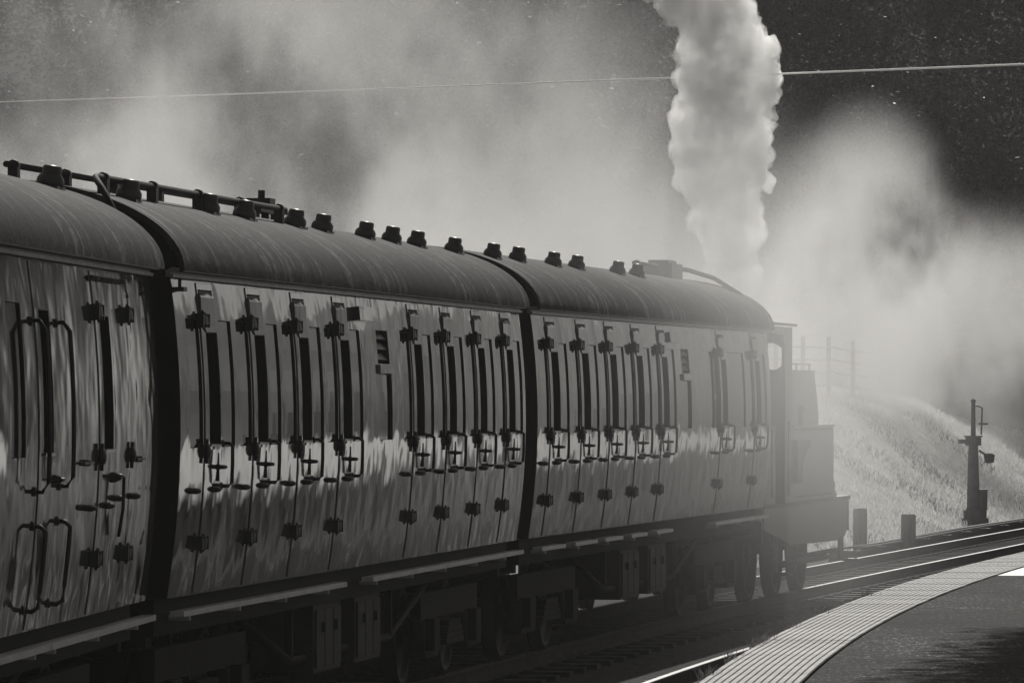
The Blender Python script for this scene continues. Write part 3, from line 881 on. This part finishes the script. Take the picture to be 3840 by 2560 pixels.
# ------------------------------------------------------------------ tank engine
def engine():
    y0 = 76.55; a = math.atan((cx_(84.4)-cx_(y0))/(84.4-y0))
    root = empty("steam_locomotive", "dark tank locomotive with open cab and tall chimney, half lost in steam", "steam locomotive", (cx_(y0), y0, 0), -a)
    E_ = M['engine']
    W = 1.25
    mb = MB(); mb.box(-W, W, 0, 8.0, 1.21, 1.26); mb.build("running_plate", M['grey'], root)
    # outside frames with rounded front corners
    for sx in (-1, 1):
        sec = [(0.1,1.205),(0.1,.95),(1.5,.8),(2.5,.70),(7.2,.66),(7.6,.70),(7.85,.8),(7.97,.95),(7.97,1.205)]
        mb = MB(); mb.prism_x(sec, sx*1.19-.03, sx*1.19+.03); mb.build("outside_frame", E_, root)
    for yy in (-.06, 8.0):
        mb = MB(); mb.box(-1.22, 1.22, yy, yy+.06, .78, 1.255); mb.build("buffer_beam", E_, root)
    for yy, sg in ((-.06,-1), (8.06,1)):
        for sx in (-.865, .865):
            mb = MB(); mb.lathe([(r_, yy+sg*h) for r_, h in [(.12,0),(.12,.2),(.07,.21),(.07,.36),(.2,.365),(.22,.38),(.05,.41)]], (sx,0,1.03), 'y', 18); mb.build("buffer", M['black'], root)
    # cab
    mb = MB(); mb.box(-W, W, .05, .09, 1.262, 2.25)
    mb.box(-W, -W+.035, .0905, .9, 1.262, 2.25); mb.box(W-.035, W, .0905, .9, 1.262, 2.25)
    mb.build("bunker", E_, root)
    for sx in (-1, 1):
        xa, xb = sorted((sx*W, sx*(W-.04)))
        mb = MB()
        mb.prism_x([(.06,2.252),(.14,2.252),(.24,2.6),(.24,3.2),(.34,3.42),(.34,3.52),(.06,3.52)], xa, xb)
        sec = [(2.4,3.52),(.345,3.52),(.345,3.44),(1.5,3.42),(1.72,3.28),(1.78,2.6),(1.74,1.263),(2.4,1.263)]
        mb.prism_x(sec, xa, xb)
        mb.build("cab_side", E_, root)
    # front plate with two round windows (grid of rings)
    mb = MB()
    def plate_with_hole(cxh, czh, r_, x0, x1, z0, z1):
        k = 32; ring = [(cxh+r_*math.cos(2*math.pi*i/k), czh+r_*math.sin(2*math.pi*i/k)) for i in range(k)]
        def outp(i):
            an = 2*math.pi*i/k; c, s_ = math.cos(an), math.sin(an)
            t = min(((x1-cxh)/c if c > 1e-6 else (x0-cxh)/c if c < -1e-6 else 1e9), ((z1-czh)/s_ if s_ > 1e-6 else (z0-czh)/s_ if s_ < -1e-6 else 1e9))
            return (cxh+c*t, czh+s_*t)
        for i in range(k):
            j = (i+1) % k; oi, oj = outp(i), outp(j)
            for yy in (2.30, 2.34):
                mb.quad(((ring[i][0],yy,ring[i][1]),(oi[0],yy,oi[1]),(oj[0],yy,oj[1]),(ring[j][0],yy,ring[j][1])))
            mb.quad(((ring[i][0],2.30,ring[i][1]),(ring[j][0],2.30,ring[j][1]),(ring[j][0],2.34,ring[j][1]),(ring[i][0],2.34,ring[i][1])))
    plate_with_hole(-.98, 3.14, .18, -1.208, 0, 2.4, 3.5); plate_with_hole(.98, 3.14, .18, 0.001, 1.208, 2.4, 3.5)
    mb.box(-1.2, 1.2, 2.3, 2.34, 1.263, 2.399)
    mb.build("cab_front", E_, root)
    mb = MB()
    xs = [-1.3+2.6*i/16 for i in range(17)]
    sec = [(x_, 3.53+.16*(1-(x_/1.3)**2)) for x_ in xs] + [(x_, 3.565+.165*(1-(x_/1.3)**2)) for x_ in reversed(xs)]
    mb.prism_y(sec, -.05, 2.5); rf = mb.build("cab_roof", M['grey'], root)
    mb = MB(); mb.lathe([(.05,3.58),(.05,3.70),(.02,3.72)], (1.0, .7, 0), 'z', 10); mb.build("whistle", M['bright'], rf)
    # side tanks
    for sx in (-1, 1):
        xa, xb = sorted((sx*W, sx*.72))
        mb = MB(); mb.prism_x([(2.41,1.263),(6.62,1.263),(6.6,1.30),(6.42,1.36),(6.3,1.5),(6.3,2.22),(2.41,2.22)], xa, xb)
        mb.prism_x([(2.412,2.2205),(6.3,2.2205),(6.3,2.25),(2.412,2.25)], xa-.012, xb+.012)
        tk = mb.build("side_tank", E_, root)
        mb = MB(); mb.lathe([(.16,2.2505),(.16,2.45),(.18,2.46),(.18,2.5),(.04,2.53)], (sx*1.0, 4.0, 0), 'z', 16); mb.build("filler_cap", E_, tk)
        mb = MB(); mb.lathe([(.05,2.2505),(.05,2.42)], (sx*1.05, 5.3, 0), 'z', 10); mb.build("vent_pipe", E_, tk)
    # boiler, smokebox, chimney, dome
    mb = MB(); mb.lathe([(.66,2.35),(.68,2.4),(.68,3.5),(.695,3.5),(.695,3.56),(.68,3.56),(.68,4.8)], (0,0,2.2), 'y', 32); mb.build("boiler", E_, root)
    mb = MB(); mb.lathe([(.74,4.8),(.76,4.82),(.76,6.0),(.74,6.03),(.6,6.06),(.1,6.1)], (0,0,2.18), 'y', 32); mb.box(-.7, .7, 4.82, 5.98, 1.262, 1.75); mb.build("smokebox", M['black'], root)
    mb = MB(); mb.lathe([(.4,2.86),(.3,2.95),(.22,3.06),(.2,3.2),(.225,3.8),(.29,3.84),(.3,3.93),(.27,3.96),(.2,3.96)], (0, 5.25, 0), 'z', 24); mb.build("chimney", M['black'], root)
    mb = MB(); mb.lathe([(.42,2.8),(.34,2.9),(.31,3.0),(.31,3.25),(.27,3.37),(.15,3.45),(.02,3.47)], (0, 3.9, 0), 'z', 24); mb.build("dome", E_, root)
    mb = MB(); mb.lathe([(.12,2.84),(.1,2.95),(.09,3.2),(.11,3.26)], (0, 3.0, 0), 'z', 14); mb.build("safety_valve", M['bright'], root)
    for sx in (-1, 1):
        mb = MB(); mb.tube([(sx*.75,2.5,2.78),(sx*.76,5.9,2.78)], .016, 8)
        for yy in (2.9, 4.3, 5.7): mb.tube([(sx*.60,yy,2.66),(sx*.76,yy,2.78)], .014, 6)
        mb.build("handrail", M['bright'], root)
        mb = MB(); mb.tube([(sx*(W+.04),1.82,1.35),(sx*(W+.04),1.82,2.3)], .014, 8); mb.tube([(sx*(W+.04),.35,1.35),(sx*(W+.04),.35,2.2)], .014, 8); mb.build("cab_handrail", M['bright'], root)
        mb = MB(); mb.tube([(sx*1.1,6.35,1.262),(sx*1.1,6.35,1.55)], .06, 10); mb.tube([(sx*1.05,7.55,1.262),(sx*1.05,7.55,1.46)], .045, 10); mb.build("lamp_iron", M['black'], root)
        xa, xb = sorted((sx*1.12, sx*.5))
        mb = MB(); mb.prism_x([(2.42,2.252),(3.7,2.252),(5.75,2.252),(5.75,2.42),(5.36,2.95),(2.42,2.95)], xa, xb)
        mb.prism_x([(2.42,2.951),(5.35,2.951),(5.33,2.975),(2.42,2.975)], xa-.01, xb+.01)
        up = mb.build("upper_tank", E_, root)
        mb = MB(); mb.tube([(sx*1.10,2.5,3.06),(sx*1.10,5.1,3.06)], .015, 8)
        for yy in (2.6, 3.8, 5.0): mb.tube([(sx*1.10,yy,2.97),(sx*1.10,yy,3.06)], .012, 6)
        mb.build("tank_rail", M['bright'], up)
        xa, xb = sorted((sx*1.252, sx*1.31))
        mb = MB(); mb.prism_x([(2.5,1.5),(2.9,1.5),(3.0,1.75),(3.25,1.9),(3.7,1.97),(3.7,2.06),(2.5,2.06)], xa, xb); mb.build("sand_box", M['black'], root)
        mb = MB()
        for zz in (2.19, 1.32):
            for q in range(24): mb.lathe([(.014,0),(.009,.010)], (sx*W if sx > 0 else sx*W-.01, 2.55+q*.155, zz), 'x', 6)
        rv = mb.build("rivet", E_, root); rv['kind'] = 'stuff'
        # steps
        for ys, zlo in ((1.1, .35), (7.2, .38)):
            mb = MB(); mb.box(sx*1.22-.02, sx*1.22+.02, ys-.16, ys+.16, zlo, .70)
            xa, xb = sorted((sx*1.23, sx*1.42)); mb.box(xa, xb, ys-.2, ys+.2, zlo, zlo+.03)
            mb.build("step", M['grey'], root)
        mb = MB(); mb.tube([(sx*1.12,3.2,.52),(sx*1.12,7.6,.52)], .03, 8); mb.tube([(sx*1.1,2.0,.45),(sx*1.1,6.6,.45)], .045, 8); mb.build("coupling_rod", M['wheel'], root)
    for yy in (1.6, 3.9, 6.2):
        mb = MB(); r_ = .62
        for sx in (-.75, .75):
            o = 1 if sx > 0 else -1
            mb.lathe([(r_+.02, sx-o*.07),(r_+.02, sx-o*.04),(r_, sx-o*.035),(r_, sx+o*.065),(r_-.09, sx+o*.065),(r_-.09, sx-o*.05)], (0,yy,r_), 'x', 32)
            mb.lathe([(.14, sx-o*.07),(.14, sx+o*.07)], (0,yy,r_), 'x', 14)
            for k in range(12):
                an = 2*math.pi*k/12; c, s_ = math.cos(an), math.sin(an)
                mb.tube([(sx, yy+.12*c, r_+.12*s_), (sx, yy+(r_-.07)*c, r_+(r_-.07)*s_)], .03, 5, caps=False)
        mb.lathe([(.08,-.68),(.08,.68)], (0,yy,r_), 'x', 10)
        mb.build("wheelset", M['wheel'], root)
    return root, y0, a
ENG, EY0, EA = engine()

# ------------------------------------------------------------------ lineside things
def lineside(y, off, z=0.0): 
    p = track_pt(y, off); p.z = z; return p
for i, (y, off, h, lab) in enumerate(((107.0, -1.9, .66, "stout dark wooden post at the foot of the bank nearest the engine"), (110.0, -1.45, .50, "shorter dark wooden post at the bank foot, between engine and signal post"))):
    mb = MB(); q = .095
    prof = [(-q,-q),(q,-q),(q,q),(-q,q)]
    zs = [-.35, h-.02, h+.0]; sc = [1, 1, .82]
    n0 = len(mb.v)
    for z, s_ in zip(zs, sc):
        for a, b2 in prof: mb.v.append((a*s_+.008*z, b2*s_, z))
    for k in range(2):
        for j in range(4):
            a = k*4+j; c = k*4+(j+1)%4
            mb.f.append((a, c, c+4, a+4)); mb.mi.append(0); mb.sm.append(False)
    mb.f.append((8,9,10,11)); mb.mi.append(0); mb.sm.append(False)
    o = mb.build("marker_post", M['post']); o.location = lineside(y, off)
    o.rotation_euler = (0, 0, R(20+i*15))
    tag(o, lab, "post", "wooden posts at the foot of the bank")

p = lineside(129.0, -2.7, -.02)
t = empty("signal_post", "short tapering iron signal post with cap and thin rod standing by the far track", "signal post", p)
mb = MB(); mb.lathe([(.17,0.25),(.14,.3),(.128,.9),(.105,1.55),(.105,1.62)], seg=16); mb.build("column", M['iron'], t)
mb = MB(); mb.box(-.25, .31, -.22, .22, -.2, .08); mb.box(-.2, .27, -.18, .18, .0805, .25); mb.build("base", M['iron'], t)
mb = MB(); mb.box(.125, .29, -.14, .14, .2505, .66); mb.box(.11, .305, -.16, .16, .6605, .685); mb.build("relay_box", M['iron'], t)
mb = MB(); mb.box(-.16, .16, -.14, .14, 1.62, 1.80); mb.box(-.19, .19, -.17, .17, 1.8005, 1.83); mb.box(-.32, -.161, -.06, .06, 1.66, 1.75); mb.build("head", M['iron'], t)
mb = MB(); mb.tube([(0,0,1.83),(0,0,2.55)], [.055,.045], 10); mb.lathe([(.06,2.55),(.06,2.58),(.01,2.62)], seg=10); mb.build("lamp_mast", M['iron'], t)
mb = MB(); mb.tube([(.17,0,1.85),(.19,0,2.42),(.1,0,2.46),(.0,0,2.46)], .018, 8); mb.box(.11, .31, -.03, .03, 2.06, 2.1); mb.build("ladder_rod", M['iron'], t)
mb = MB(); mb.tube([(.12,0,1.52),(.26,0,1.42)], .025, 8); mb.lathe([(.02,-.12),(.1,-.1),(.12,.05),(.06,.1)], (.34,0,1.36), 'z', 12); mb.build("lamp", M['iron'], t)

# low post and rail fence on top of the bank
t = empty("rail_fence", "faint post and rail fence along the top of the grass bank", "fence", bank_pt(130, 1.12))
fx = [bank_pt(y, 1.12) for y in (130, 134, 138, 142, 146, 150, 154, 158)]
for p in fx:
    mb = MB(); mb.box(-.05, .05, -.05, .05, -.4, 1.45); o = mb.build("fence_post", M['rail_wood'], t); o.location = p - t.location
for a, b2 in zip(fx[:-1], fx[1:]):
    for h in (.3, .6, .9, 1.2):
        mb = MB(); mid = (a+b2)/2 + Vector((0,0,-.02*random.random()))
        mb.tube([a+Vector((.08,-.0,h)), mid+Vector((.08,0,h-.01)), b2+Vector((.08,0,h))], .018, 6)
        o = mb.build("fence_rail", M['rail_wood'], t); o.location = -Vector(t.location)

# point rodding beside the far track
mb = MB()
for o_, z in ((-1.55,.02), (-1.7,.03), (-1.95,.0)):
    mb.tube([track_pt(y, o_+.05*math.sin(y*.3), z) for y in np.arange(104, 150, 1.5)], .02, 6)
for y in np.arange(104, 150, 3.0):
    p = track_pt(y, -1.7); mb.box(p.x-.3, p.x+.25, p.y-.08, p.y+.08, -.22, -.01)
tag(mb.build("point_rodding", M['grey']), "low steel point rods on stools running beside the far track", "point rodding")

# overhead wire with its two poles just outside the view
mb = MB()
A_, B_ = Vector((-22, 150.0, 9.64)), Vector((13.5, 54.9, 5.98))
pts = []
for i in range(25):
    u = i/24; p = A_.lerp(B_, u); p.z -= .06*(1-(2*u-1)**2); pts.append(p)
mb.tube(pts, .0125, 32)
tag(mb.build("overhead_wire", M['wire']), "thin bright wire strung across the sky above the train", "wire")
for p, lab in ((A_, "wooden pole holding the left end of the overhead wire"), (B_, "wooden pole holding the right end of the overhead wire")):
    mb = MB(); mb.tube([(p.x,p.y,-.5),(p.x,p.y,p.z+.3)], [.14,.1], 10)
    tag(mb.build("telegraph_pole", M['bark']), lab, "pole")

# ------------------------------------------------------------------ trees
def leaf_cloud(nm, blobs, n, size, mat):
    """leaf quads spread through and over a set of lumps"""
    B = np.array(blobs); w = B[:,3]**2; w /= w.sum()
    pick = rng.choice(len(B), n, p=w)
    d = rng.normal(size=(n,3)); d /= np.linalg.norm(d, axis=1)[:,None]
    rr = B[pick,3]*(1-np.abs(rng.normal(0,.28,n)).clip(0,.95))*(1+.25*rng.normal(size=n).clip(-1,1))
    C = B[pick,:3]+d*rr[:,None]*np.array([1,1,.82])
    nrm = d*.6+rng.normal(size=(n,3))*.7; nrm[:,2] += .35
    nrm /= np.linalg.norm(nrm, axis=1)[:,None]
    u = np.cross(nrm, rng.normal(size=(n,3))); u /= np.linalg.norm(u, axis=1)[:,None]
    v = np.cross(nrm, u); sz = size*rng.uniform(.6,1.5,n)
    u = u*sz[:,None]; v = v*(sz*.55)[:,None]
    V = np.stack([C-u, C+v, C+u, C-v], 1).reshape(-1,3)
    F = np.arange(n*4).reshape(-1,4)
    me = bpy.data.meshes.new(nm); me.from_pydata(V.tolist(), [], F.tolist()); me.materials.append(mat)
    return me
def tree_meshes(seed, h, rad, n, size):
    r2 = random.Random(seed); blobs = []
    for i in range(26):
        t = r2.random(); zz = h*(.28+.68*t); rr = rad*(1-.55*abs(t-.35))*math.sqrt(r2.random())
        an = r2.uniform(0, 6.283); blobs.append((rr*math.cos(an), rr*math.sin(an), zz, rad*r2.uniform(.22,.42)))
    crown = leaf_cloud("crown", blobs, n, size, M['leaf'])
    mb = MB(); mb.tube([(0,0,-1),(.1,0,h*.3),(-.1,.1,h*.6),(0,0,h*.85)], [.35,.28,.17,.06], 8)
    for b_ in blobs[:12]:
        mb.tube([(0,0,h*.3+b_[2]*.15), (b_[0]*.5,b_[1]*.5,b_[2]*.75), b_[:3]], [.13,.08,.03], 5, caps=False)
    return crown, mb.mesh("trunk", M['bark'])
TM = [tree_meshes(11, 13, 5.0, 26000, .07), tree_meshes(23, 15, 4.4, 26000, .065), tree_meshes(35, 11, 5.5, 26000, .072)]
spots = [(-15,160),(-9,156),(-3,162),(2.0,172),(7,178),(12,174),(17,180),(22,175),(27,181),(-20,165),
         (-12,174),(-5,177),(1,185),(6.5,190),(11,187),(16.5,192),(22,188),(27,190),
         (-8,192),(0,198),(7,203),(14,200),(21,205),(28,204),(33,186),(34,196)]
for i, (x, y) in enumerate(spots):
    cr, tr = TM[i % 3]
    t = empty("woodland_tree", "dark leafy tree on the wooded hillside behind the smoke, among many alike", "tree", (x, y, hill_z(x, y)-.3), random.uniform(0, 6.28), "trees on the wooded hillside")
    s_ = random.uniform(.85, 1.2); t.scale = (s_, s_, s_*random.uniform(.9,1.1))
    place(cr, "crown", t); place(tr, "trunk", t)
# platform tree whose crown shades the near corner of the platform
KX, KY = math.sin(R(SUN_AZ))/math.tan(R(SUN_EL)), math.cos(R(SUN_AZ))/math.tan(R(SUN_EL))
blobs = []
for i in range(22):       # crown lies over a strip along the platform edge
    d = 26.5+i*.82; r_ = (.9, 1.25, .8, 1.1)[i % 4]; zz = 9.3+(i*37 % 11)*.12
    blobs.append((1.85+.145*(d-32.5)+r_*.9+KX*zz, d+KY*zz, zz, r_))
    blobs.append((4.4+.145*(d-32.5)+KX*(zz+.8), d+KY*(zz+.8), zz+.8, 1.7))
    if i % 2: blobs.append((6.6+.145*(d-32.5)+KX*(zz+1), d+KY*(zz+1), zz+1, 1.9))
PT = Vector((7.2, 48.0, PZ))
blobs = [(a-PT.x, b_-PT.y, c, r_) for a, b_, c, r_ in blobs]
cr = leaf_cloud("crown", blobs, 130000, .07, M['leaf'])
mb = MB(); mb.tube([(0,0,-.1),(-.1,.1,4),(-.3,.3,7),(-.8,.2,9.4)], [.3,.25,.18,.06], 10)
for b_ in blobs[::3]: mb.tube([(-.1,.1,4.5+random.random()*2), (b_[0]*.5,b_[1]*.5,b_[2]*.85), b_[:3]], [.12,.07,.02], 6, caps=False)
tr = mb.mesh("trunk", M['bark'])
t = empty("platform_tree", "leafy tree on the platform, outside the picture at right, casting the shadow at lower right", "tree", PT)
place(cr, "crown", t); place(tr, "trunk", t)

# ------------------------------------------------------------------ steam, smoke, haze
def vol_mat(name, density_builder, aniso=.45, colour=.92):
    m = bpy.data.materials.new(name); m.use_nodes = True
    nt = m.node_tree; nt.nodes.clear()
    out = nt.nodes.new("ShaderNodeOutputMaterial"); pv = nt.nodes.new("ShaderNodeVolumePrincipled")
    pv.inputs['Color'].default_value = (colour, colour, colour, 1)
    pv.inputs['Anisotropy'].default_value = aniso
    pv.inputs['Density Attribute'].default_value = ""
    d = density_builder(nt)
    if isinstance(d, (int, float)): pv.inputs['Density'].default_value = d
    else: nt.links.new(d, pv.inputs['Density'])
    nt.links.new(pv.outputs[0], out.inputs['Volume'])
    return m
def world_pos(nt):
    return nt.nodes.new("ShaderNodeNewGeometry").outputs['Position']
def vmath(nt, op, a, b):
    n = nt.nodes.new("ShaderNodeVectorMath"); n.operation = op
    for i, v in enumerate((a, b)):
        if isinstance(v, (tuple, list)): n.inputs[i].default_value = v
        else: nt.links.new(v, n.inputs[i])
    return n
def wnoise(nt, pos, sc, detail, rough=.55, off=(0,0,0)):
    q = vmath(nt, 'ADD', vmath(nt, 'MULTIPLY', pos, sc).outputs[0], off)
    nz = nt.nodes.new("ShaderNodeTexNoise"); nz.inputs['Scale'].default_value = 1; nz.inputs['Detail'].default_value = detail; nz.inputs['Roughness'].default_value = rough
    nt.links.new(q.outputs[0], nz.inputs['Vector'])
    return nz
def sstep(nt, v, a, b):
    n = nt.nodes.new("ShaderNodeMapRange"); n.interpolation_type = 'SMOOTHSTEP'; n.clamp = True
    n.inputs[1].default_value = a; n.inputs[2].default_value = b; n.inputs[3].default_value = 0; n.inputs[4].default_value = 1
    nt.links.new(v, n.inputs[0]); return n.outputs[0]
def blob(nt, pos, c, r):
    q = vmath(nt, 'DIVIDE', vmath(nt, 'SUBTRACT', pos, c).outputs[0], r)
    l = nt.nodes.new("ShaderNodeVectorMath"); l.operation = 'LENGTH'; nt.links.new(q.outputs[0], l.inputs[0])
    return sstep(nt, l.outputs['Value'], 1.0, 0.35)
def ellip(name, c, r, mat):
    mb = MB(); mb.ellipsoid(c, r[0], r[1], r[2], seg=24, rings=14)
    o = mb.build(name, mat); return o

# 1  the drifting smoke behind the train
BC, BR = (-3.9, 101, 3.6), (10.3, 15, 9.0)
def d_bank(nt):
    pos = world_pos(nt)
    n1 = wnoise(nt, pos, (.30,.09,.22), 4, .6, (3.3,0,1.7)); n2 = wnoise(nt, pos, (.9,.2,.6), 3, .65)
    s = math_node(nt, 'ADD', math_node(nt, 'MULTIPLY', n1.outputs[0], .7), math_node(nt, 'MULTIPLY', n2.outputs[0], .3))
    return math_node(nt, 'MULTIPLY', math_node(nt, 'MULTIPLY', math_node(nt, 'ADD', math_node(nt, 'MULTIPLY', sstep(nt, s, .44, .60), .9), .10), blob(nt, pos, BC, BR)), .135)
mt = vol_mat("drifting_smoke", d_bank, .45, .78); mt.cycles.volume_step_rate = 0.7
tag(ellip("drifting_smoke", BC, BR, mt), "pale smoke drifting over the carriages and hiding the hillside", "smoke", kind='stuff')

# 2  steam rising right of the engine
RC, RR = (9.8, 150, 5.8), (11, 10, 7.2)
def d_rise(nt):
    pos = world_pos(nt)
    n1 = wnoise(nt, pos, (.40,.12,.26), 4, .62, (1.2,5,0))
    sx = nt.nodes.new("ShaderNodeSeparateXYZ"); nt.links.new(pos, sx.inputs[0])
    a = blob(nt, pos, (8.7,150,5.6), (3.0,8,4.9)); b2 = blob(nt, pos, (10.0,150,4.0), (10.5,9,4.0))
    s = math_node(nt, 'ADD', math_node(nt, 'MULTIPLY', a, .9), math_node(nt, 'MULTIPLY', b2, .7))
    return math_node(nt, 'MULTIPLY', math_node(nt, 'MULTIPLY', sstep(nt, n1.outputs[0], .36, .60), s), .24)
mt = vol_mat("rising_steam", d_rise, .45, .88); mt.cycles.volume_step_rate = 0.7
tag(ellip("rising_steam", RC, RR, mt), "pale steam rising right of the engine in front of the bank", "steam", kind='stuff')

# 3  thin steam wrapping the last carriage and the engine
TC, TR = (1.4, 77, 2.2), (5.0, 22, 4.6)
def d_thin(nt):
    pos = world_pos(nt)
    n1 = wnoise(nt, pos, (.3,.18,.3), 3, .55, (7,1,3))
    sx = nt.nodes.new("ShaderNodeSeparateXYZ"); nt.links.new(pos, sx.inputs[0])
    f1 = sstep(nt, sx.outputs['Y'], 46, 84); fade = math_node(nt, 'POWER', f1, 1.6); zf = math_node(nt, 'ADD', math_node(nt, 'MULTIPLY', sstep(nt, sx.outputs['Z'], .3, 3.2), .62), .38)
    return math_node(nt, 'MULTIPLY', math_node(nt, 'MULTIPLY', math_node(nt, 'ADD', n1.outputs[0], .3), blob(nt, pos, TC, TR)), math_node(nt, 'MULTIPLY', math_node(nt, 'MULTIPLY', fade, zf), .13))
mt = vol_mat("thin_steam", d_thin); mt.cycles.volume_step_rate = 0.6
tag(ellip("thin_steam", TC, TR, mt), "thin veil of steam round the engine and the last carriage", "steam", kind='stuff')

# 4  the exhaust plume
chim = Matrix.Translation((cx_(EY0), EY0, 0)) @ Matrix.Rotation(-EA, 4, 'Z') @ Vector((0, 5.25, 3.96))
bm = bmesh.new()
r2 = random.Random(5)
PROF = [(0,-.14,.30),(.4,-.12,.42),(.8,-.14,.50),(1.3,-.2,.62),(1.7,-.24,.76),(2.3,-.23,.80),(2.7,-.18,.77),(3.2,-.12,.70),(3.6,-.33,.68),(4.05,-.55,.72),(5,-1.0,.85),(6.5,-1.8,1.0),(8.5,-2.9,1.2)]
z = 0.0
while z < 8.5:
    k = max(i for i in range(len(PROF)) if PROF[i][0] <= z+1e-6); k = min(k, len(PROF)-2)
    (za, xa, ra), (zb, xb, rb) = PROF[k], PROF[k+1]; u = (z-za)/(zb-za)
    cxp = xa+(xb-xa)*u; rad = (ra+(rb-ra)*u)
    bmesh.ops.create_icosphere(bm, subdivisions=2, radius=rad*.8, matrix=Matrix.Translation((chim.x+.13+cxp, chim.y, chim.z+z+.1)))
    for q in range(11):
        an = r2.uniform(0, 6.283); sz = rad*r2.uniform(.14, .46)
        rr = (rad-sz)*math.sqrt(r2.uniform(.25, 1))*1.04
        bmesh.ops.create_icosphere(bm, subdivisions=2, radius=sz, matrix=Matrix.Translation((chim.x+.13+cxp+rr*math.cos(an), chim.y+rr*math.sin(an), chim.z+z+.1+r2.uniform(-.1,.1))))
    z += .16
me = bpy.data.meshes.new("steam_plume"); bm.to_mesh(me); bm.free()
mt = vol_mat("steam_plume", lambda nt: 3.6, .5, .99); me.materials.append(mt)
nt = mt.node_tree; pv = [n for n in nt.nodes if n.type == 'PRINCIPLED_VOLUME'][0]
soot_shade_noise = wnoise(nt, world_pos(nt), (.7,.7,.45), 3, .55, (2.2,0,.4))
_sx = nt.nodes.new("ShaderNodeSeparateXYZ"); nt.links.new(world_pos(nt), _sx.inputs[0])
_g = math_node(nt, 'MULTIPLY', math_node(nt, 'SUBTRACT', chim.x-.25, _sx.outputs['X']), .16)
_h = math_node(nt, 'MULTIPLY', math_node(nt, 'SUBTRACT', _sx.outputs['Z'], 6.2), .05)
_soot_shade = math_node(nt, 'ADD', soot_shade_noise.outputs[0], math_node(nt, 'ADD', _g, _h))  # soot smudges plus painted shade, deeper to the left and top
nt.links.new(ramp(nt, _soot_shade, [(.47, .999), (.70, .86)]), pv.inputs['Color'])
nz = wnoise(nt, world_pos(nt), (3.2,3.2,2.6), 3, .6)
nt.links.new(math_node(nt, 'ADD', math_node(nt, 'MULTIPLY', sstep(nt, nz.outputs[0], .32, .62), 4.2), 1.3), pv.inputs['Density'])
mt.cycles.volume_step_rate = 0.35
plume = place(me, "steam_plume")
tag(plume, "tall billowing column of exhaust steam rising from the chimney", "steam", kind='stuff')
md = plume.modifiers.new("remesh", 'REMESH'); md.mode = 'VOXEL'; md.voxel_size = .035; md.use_smooth_shade = True
for nm, sz, st in (("puffs", .40, .34), ("curls", .15, .22), ("fray", .055, .11)):
    tx = bpy.data.textures.new(nm, 'CLOUDS'); tx.noise_scale = sz; tx.noise_depth = 2
    md = plume.modifiers.new(nm, 'DISPLACE'); md.texture = tx; md.strength = st; md.texture_coords = 'GLOBAL'; md.mid_level = .5

md = plume.modifiers.new("clean", 'REMESH'); md.mode = 'VOXEL'; md.voxel_size = .03; md.use_smooth_shade = True

# 5  even haze over the whole place
mb = MB(); mb.box(-170, 190, -8, 345, -1.4, 62)
mt = vol_mat("haze", lambda nt: 0.0003, .3, .95)
tag(mb.build("haze", mt), "even haze in the air", "haze", kind='stuff')
